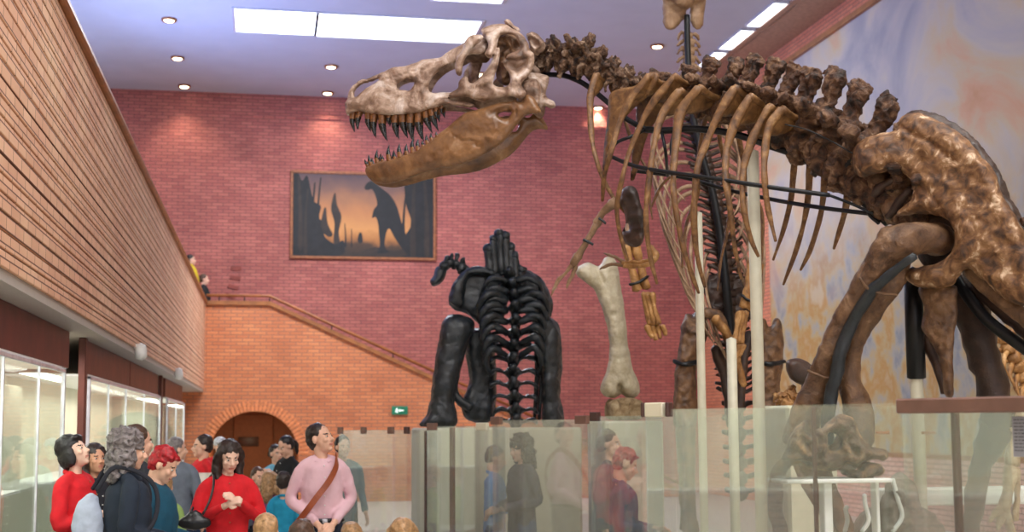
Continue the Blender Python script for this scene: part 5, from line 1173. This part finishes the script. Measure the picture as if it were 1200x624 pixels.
    q += [capsule(hd_(0, -.088, .006), hd_(0, -.112, -.03), .008*hs, .0135*hs), E(.011, -.1, -.034, (.009, .009, .008)), E(-.011, -.1, -.034, (.009, .009, .008)), capsule(hd_(-.034, -.079, .022), hd_(.034, -.079, .022), .0095*hs), E(.036, -.066, -.022, (.024, .02, .02)), E(-.036, -.066, -.022, (.024, .02, .02))]
    q += [E(0, -.089, -.056, (.024, .0085, .0065)), E(0, -.086, -.067, (.021, .009, .007)), E(.077, .008, -.006, (.009, .019, .03)), E(-.077, .008, -.006, (.009, .019, .03))]
    v, f = remesh(join(*q), vox, 2, .45)
    # colour regions of the one body surface: skin, lips, brows
    m = MB(); m.v = [tuple(p) for p in v]; iH = RH.transposed()
    for fc in f:
        c = iH @ ((v[fc[0]]+v[fc[2]])/2-Hc)/hs; mi = 0
        if c.y < -.07 and abs(c.x) < .022 and -.069 < c.z < -.054: mi = 1
        elif c.y < -.06 and .018 < abs(c.x) < .05 and .019 < c.z < .028: mi = 2
        m.f.append(fc); m.mi.append(mi)
    hc = HAIR[hair[1]]
    body = m.build('person', [SK[skin], LIP, HAIR['brown'] if hair[1] in ('red', 'cap', 'grey') else hc], origin=base)
    tag(body, label, 'person', group)
    for s in (-1, 1):
        e_ = MB().ell(hd_(s*.031, -.079, .004), (.012*hs, .008*hs, .0062*hs), 10, 8, 0, RH).ell(hd_(s*.031, -.086, .004), (.0066*hs, .0035*hs, .0062*hs), 8, 6, 1, RH)
        e_.build('eye', [EYEW, EYED], body)
    # clothes
    tv = remesh(join(*T), .013, 4, .5); tv = rough(tv, .008, 9, px*.1, 3)
    # collar ring
    topm = topc if isinstance(topc, list) else [topc]
    mt_ = MB(); mt_.v = [tuple(p) for p in tv[0]]; iz = Rz.transposed()
    for fc in tv[1]:
        c = (tv[0][fc[0]]+tv[0][fc[2]])/2; mi = 0
        if len(topm) > 1:
            zz = (c.z-zfloor)/k
            mi = 1 if zz < .76 and zz > .69 else (2 if zz <= .69 and len(topm) > 2 else 0)
        mt_.f.append(fc); mt_.mi.append(mi)
    tp_ = mt_.build(topn, topm, body)
    if topn in ('shirt', 'jacket', 'hoodie', 'cardigan'):
        cr = []; 
        for a in np.linspace(-2.75, 2.75, 23) if topn != 'hoodie' else np.linspace(-PI, PI, 25): cr.append(P(.039*math.sin(a), .006+.036*math.cos(a)*(1), .832+.010*math.cos(a)-.012*(1-math.cos(a))/2))
        obj('collar' if topn != 'hoodie' else 'hood', tube(cr, (.011 if topn != 'hoodie' else .024)*k, n=8, sub=1), topm[0], tp_)
        if topn in ('shirt', 'cardigan'):
            bm_ = MB()
            for j in range(6): bm_.ell(P(0, -.088*slim-.002, .79-.04*j) if j else P(0, -.06, .80), .006, 8, 6)
            bm_2 = MB(); bm_2.v = bm_.v
            dg_ = bm_.build('buttons', M['white'] if topn == 'shirt' else M['wood'], tp_)
    lv = rough(remesh(join(*Lg), .016, 3, .5), .008, 9, 2, 3); obj(legn, lv, legc, body)
    for s_ in shoes: obj('shoe', s_, M['steel'], body)
    # hair
    st_ = hair[0]; h = []
    cap_ = E(0, .026, .044, (.084, .096, .092), 20, 14)
    if st_ in ('short', 'kid'): h = [cap_, E(0, .05, -.0, (.078, .072, .07)), E(0, .07, -.03, (.05, .04, .04))]
    elif st_ == 'bob': h = [E(0, .026, .05, (.09, .1, .092), 20, 14), E(.07, .01, -.03, (.028, .055, .075)), E(-.07, .01, -.03, (.028, .055, .075)), E(0, .06, -.03, (.085, .055, .085)), E(0, -.055, .085, (.06, .035, .03))]
    elif st_ == 'long': h = [E(0, .026, .05, (.09, .1, .092), 20, 14)] + [tube([hd_(s*.05, -.01, .09), hd_(s*.085, .0, .02), hd_(s*.09, .01, -.08), hd_(s*.085, -.02, -.17), hd_(s*.07, -.03, -.24)], [.03*hs, .036*hs, .04*hs, .038*hs, .015*hs], n=10) for s in (-1, 1)] + [tube([hd_(0, .06, .04), hd_(0, .075, -.06), hd_(0, .075, -.16), hd_(0, .07, -.24)], [.07*hs, .075*hs, .07*hs, .03*hs], n=12)]
    elif st_ == 'curly': h = [E(0, .03, .05, (.105, .11, .098), 20, 14), E(0, .06, -.05, (.11, .075, .11)), E(.075, .02, -.06, (.045, .06, .10)), E(-.075, .02, -.06, (.045, .06, .10)), E(0, .06, -.15, (.10, .06, .07))]
    elif st_ == 'bun': h = [cap_, E(0, .05, .0, (.078, .072, .07)), tube([hd_(0, .11, .03), hd_(0, .15, -.01), hd_(0, .14, -.10), hd_(0, .12, -.16)], [.02*hs, .032*hs, .028*hs, .008], n=9)]
    elif st_ == 'spiky': h = [E(0, .022, .05, (.083, .096, .09), 20, 14), E(0, .05, .0, (.076, .07, .07))] + [capsule(hd_(.06*math.cos(a)*r, .02+.07*math.sin(a)*r, .10-.03*r), hd_(.085*math.cos(a)*r, .01+.1*math.sin(a)*r, .145-.05*r), .02*hs, .008*hs, 6) for a in np.linspace(0, 6, 12) for r in (.4, 1)]
    elif st_ == 'cap': h = [E(0, .05, -.0, (.078, .072, .07))]
    if h:
        vv = remesh(join(*h), .01, 2, .5); am = {'curly': .022, 'long': .008, 'spiky': .012}.get(st_, .006); vv = rough(vv, am*(1+curly), 38 if st_ == 'curly' else 30, px*.3, 3)
        obj('hair', vv, HAIR['brown'] if st_ == 'cap' else hc, body)
    if st_ == 'cap':
        c_ = remesh(join(E(0, .01, .05, (.088, .1, .08), 20, 14), E(0, -.105, .055, (.06, .06, .01))), .008, 2)
        keep = c_; obj('cap', keep, HAIR['cap'], body)
    return body, P, hd_, k
RED = cloth('red_knit', (206, 22, 34)); NAVY = cloth('navy_fleece', (24, 36, 52)); TEAL = cloth('teal_jacket', (16, 74, 98)); GREY = cloth('grey_knit', (104, 112, 126))
PINK = cloth('pink_shirt', (226, 186, 196), .05, .7, 6, .5); JEAN = cloth('denim', (44, 70, 110)); DARK = cloth('dark_cloth', (32, 34, 44)); WHT = cloth('white_knit', (224, 218, 208)); NBL = cloth('navy_knit', (34, 48, 84))
GRN = cloth('green_shirt', (136, 164, 92)); BLU = cloth('blue_jacket', (24, 140, 178)); PUR = cloth('purple_floral', (128, 72, 116), .6, .8, 22); BLK = cloth('black_shirt', (20, 22, 26)); SKY = cloth('light_blue', (120, 186, 214)); BLS = cloth('blue_shirt', (92, 136, 192)); PLD = cloth('plaid', (52, 48, 62), .7, .8, 18); YEL = cloth('yellow_top', (214, 190, 40)); LEA = plain('tan_leather', (150, 74, 42), .45, var=.15); BAGB = plain('black_leather', (22, 24, 28), .35); BPK = cloth('grey_backpack', (168, 178, 196)); BEI = cloth('beige_knit', (190, 170, 150))
A_ = {}
A_['bob'] = person(91, 510, 9.5, 68, 'woman with a black bob in a red cardigan looking up beside the nearest showcase', ('bob', 'black'), 'pale', topc=RED, topn='cardigan', legc=DARK, pose='one', pitch=22)
A_['beh'] = person(112, 522, 10.7, 35, 'dark-haired woman half hidden behind the woman with the black bob', ('long', 'dark'), 'mid', topc=DARK, legc=JEAN, pose='down', pitch=5, slim=.9)
A_['gry'] = person(150, 506, 8.6, 105, 'woman with curly grey hair in a navy hoodie wearing a pale grey backpack', ('curly', 'grey'), 'fair', topc=NAVY, topn='hoodie', legc=JEAN, pose='hold', pitch=-8, slim=1.12)
A_['mbh'] = person(163, 500, 10.1, 120, 'brown-haired man mostly hidden behind the grey curly hair', ('short', 'brown'), 'fair', topc=DARK, legc=DARK)
A_['rdh'] = person(187, 525, 9.3, 75, 'woman with short bright red hair in a teal jacket looking down', ('spiky', 'red'), 'fair', topc=TEAL, topn='jacket', legc=DARK, pose='hold', pitch=-28)
A_['gsw'] = person(208, 514, 13.6, 165, 'man in a grey sweater with his back turned, near the arch', ('short', 'grey'), 'fair', topc=GREY, topn='sweater', legc=cloth('navy_jeans', (32, 44, 74)), yaw=-50)
person(193, 558, 12.6, 178, 'child in a light green shirt seen from behind between the adults', ('kid', 'blond'), 'fair', topc=GRN, legc=DARK, kid=True)
person(237, 511, 14.2, -60, 'man in a red, white and navy jacket looking left before the arch', ('short', 'dark'), 'fair', topc=[RED, WHT, NBL], topn='jacket', legc=JEAN, yaw=-15)
person(258, 513, 17, 5, 'man in a pale grey cap standing in the arch behind the red jacket', ('cap', 'cap'), 'fair', topc=RED, topn='sweater', legc=DARK)
A_['red'] = person(268, 518, 10.2, 8, 'dark-haired woman in a red buttoned cardigan looking down at her clasped hands', ('long', 'dark'), 'pale', topc=RED, topn='cardigan', legc=DARK, pose='chest', pitch=-18, yaw=10, vox=.007)
person(337, 512, 15.6, -55, 'woman in a black shirt looking down, right side of the arch', ('bun', 'black'), 'fair', topc=BLK, topn='shirt', legc=BLK, pose='chest', pitch=-22)
person(324, 522, 17, 30, 'person in a light blue top hidden behind the woman in black', ('short', 'dark'), 'fair', topc=SKY, topn='sweater', legc=DARK, pose='hold')
person(303, 549, 15, 30, 'dark blond boy in a grey top standing in the arch', ('kid', 'brown'), 'fair', topc=GREY, topn='sweater', legc=DARK, kid=True)
person(317, 554, 14.4, 150, 'fair-haired girl in a purple flowered jacket between two children', ('long', 'blond'), 'fair', topc=PUR, topn='jacket', legc=DARK, kid=True)
person(333, 554, 13.9, 165, 'dark-haired child in a bright blue jacket beside the flowered jacket', ('kid', 'dark'), 'fair', topc=BLU, topn='jacket', legc=PUR, kid=True)
A_['man'] = person(378, 497, 10.7, 6, 'man in a pale pink shirt with a brown shoulder strap looking up to the right', ('short', 'dark'), 'fair', topc=PINK, topn='shirt', legc=cloth('dark_jeans', (34, 44, 62)), pose='clasp', pitch=14, yaw=48, vox=.007, slim=.93, tuck=True)
person(402, 512, 14, 20, 'dark-haired visitor hidden behind the man in the pink shirt', ('short', 'black'), 'fair', topc=TEAL, topn='sweater', legc=DARK)
person(312, 604, 8.2, 175, 'short-haired blond boy whose head tops the bottom edge below the woman in red', ('kid', 'blond'), 'fair', topc=BLU, topn='sweater', legc=DARK, kid=True)
person(355, 611, 7.9, 160, 'brown-haired girl at the bottom edge in front of the man in the pink shirt', ('bun', 'brown'), 'fair', topc=RED, topn='sweater', legc=DARK, kid=True)
person(411, 614, 9.2, 190, 'fair-haired child at the bottom edge right of the pink shirt', ('kid', 'blond'), 'fair', topc=GRN, topn='sweater', legc=DARK, kid=True)
person(472, 610, 8.5, 170, 'blond girl at the bottom edge before the first glass case', ('long', 'blond'), 'pale', topc=BEI, topn='sweater', legc=DARK, kid=True)
# two visitors up on the gallery
zg = 3.2
for px, py, Y, lab, c, hr_ in ((224, 299, 32.2, 'gallery visitor in a yellow top above the end of the brick balcony', YEL, 'black'), (239.5, 322, 31.75, 'lower gallery visitor in dark clothes leaning at the corner of the balcony', BLK, 'brown')):
    person(px, py, Y, 90, lab, ('short', hr_), 'fair', topc=c, topn='sweater', legc=DARK, zfloor=zg, pose='down', slim=.85, vox=.012)
# figures placed behind the glass cases, partly in place of reflections
person(611, 512, 11.85, -70, 'visitor with long dark curly hair seen through the glass cases', ('curly', 'black'), 'fair', topc=PLD, topn='jacket', legc=JEAN, pose='hold', pitch=-10, curly=.4)
person(579, 524, 12.75, 75, 'visitor in a light blue shirt seen through the glass, left of the curly hair', ('short', 'brown'), 'fair', topc=BLS, topn='shirt', legc=JEAN, pose='hold', pitch=-15)
person(729, 527, 9.95, 78, 'visitor with short red hair in a dark jacket seen through the narrow glass case', ('spiky', 'red'), 'fair', topc=NBL, topn='jacket', legc=DARK, pose='hold', pitch=-22)
person(714, 505, 10.85, 60, 'brown-haired man behind the red-haired visitor, seen through the glass', ('short', 'brown'), 'fair', topc=NAVY, topn='sweater', legc=DARK)
# bags
b, P, hd_, k = A_['gry']
bp = remesh(join(tube([P(0, .115, .76), P(0, .13, .70), P(0, .13, .60), P(0, .12, .53)], [.04, .09, .10, .085], n=16, sub=4, flat=.62, up=(1, 0, 0)), ellipsoid(P(0, .165, .58), (.08, .08, .07))), .012, 4)
t = obj('backpack', rough(bp, .01, 9), BPK, origin=P(0, .14, .53)); tag(t, 'pale grey backpack on the back of the curly grey-haired woman', 'backpack')
for s in (-1, 1): obj('shoulder_strap', tube([P(s*.05, .11, .78), P(s*.06, .05, .86), P(s*.065, -.06, .82), P(s*.075, -.095, .74), P(s*.095, -.06, .64), P(s*.09, .07, .56)], .014, n=8, flat=.4), DARK, t)
b, P, hd_, k = A_['man']
ls = tube([P(-.07, .03, .845), P(-.055, -.06, .825), P(-.03, -.098, .77), P(.03, -.108, .69), P(.08, -.096, .62), P(.115, -.055, .55), P(.125, .02, .50)][::1], .0, n=8) if False else None
pts = [P(.075, .06, .80), P(.06, .0, .848), P(.052, -.065, .80), P(.015, -.098, .735), P(-.035, -.106, .67), P(-.085, -.09, .60), P(-.128, -.03, .535), P(-.12, .07, .52), P(-.05, .105, .60), P(.03, .10, .72), P(.075, .06, .80)]
t = obj('shoulder_bag', rough(remesh(tube([P(-.15, -.04, .50), P(-.155, -.04, .46), P(-.15, -.04, .40)], [.07, .1, .08], n=16, flat=.5, up=(0, 1, 0)), .012, 3), .004, 9), LEA, origin=P(-.15, 0, .40)); tag(t, 'brown leather shoulder bag with a strap across the pink shirt', 'bag')
sp_ = crom(pts, 6); v = []; f = []
ctr = P(0, 0, .68)
for i, p in enumerate(sp_):
    tn = (sp_[min(i+1, len(sp_)-1)]-sp_[max(i-1, 0)]).normalized(); ou = (p-Vector((ctr.x, ctr.y, p.z))); ou.normalize(); sd = tn.cross(ou).normalized()
    for a, c in ((-.024, 0), (.024, 0), (.024, .007), (-.024, .007)): v.append(p+sd*a+ou*c)
for i in range(len(sp_)-1):
    for j in range(4): f.append((i*4+j, i*4+(j+1) % 4, i*4+4+(j+1) % 4, i*4+4+j))
obj('strap', (v, f), LEA, t, smooth=False)
obj('belt', tube([P(.092*math.sin(a), -.070*math.cos(a), .562) for a in np.linspace(0, 2*PI, 29)], .018, n=6, sub=1), BAGB, b)
obj('belt_buckle', (lambda m: (m.v, m.f))(MB().bbox((0, 0, 0), (.04, .012, .032), .003, mtx=Matrix.Translation(P(-.01, -.084, .553)))), M['alu'], b)
b, P, hd_, k = A_['red']
hb_ = remesh(join(tube([P(-.15, -.12, .68), P(-.155, -.12, .65), P(-.155, -.12, .62)], [.045, .075, .06], n=16, flat=.5, up=(1, 0, 0)), ellipsoid(P(-.155, -.12, .635), (.125, .045, .055))), .01, 3)
t = obj('handbag', rough(hb_, .006, 12), BAGB, origin=P(-.155, -.12, .60)); tag(t, 'small black handbag hanging at the elbow of the woman in the red buttoned cardigan', 'handbag')
obj('strap', tube([P(-.12, -.12, .67), P(-.09, -.108, .73), P(-.07, -.066, .80), P(-.07, .01, .838), P(-.11, .06, .76), P(-.17, -.06, .67)], .009, n=8), BAGB, t)
b, P, hd_, k = A_['bob']
t = obj('purple_bag', rough(remesh(ellipsoid(P(.03, -.16, .66), (.05, .12, .07)), .01, 2), .012, 12), plain('purple_fabric', (112, 60, 170), .6), origin=P(.03, -.16, .62)); tag(t, 'small purple bag held under the arm of the woman with the black bob', 'bag')
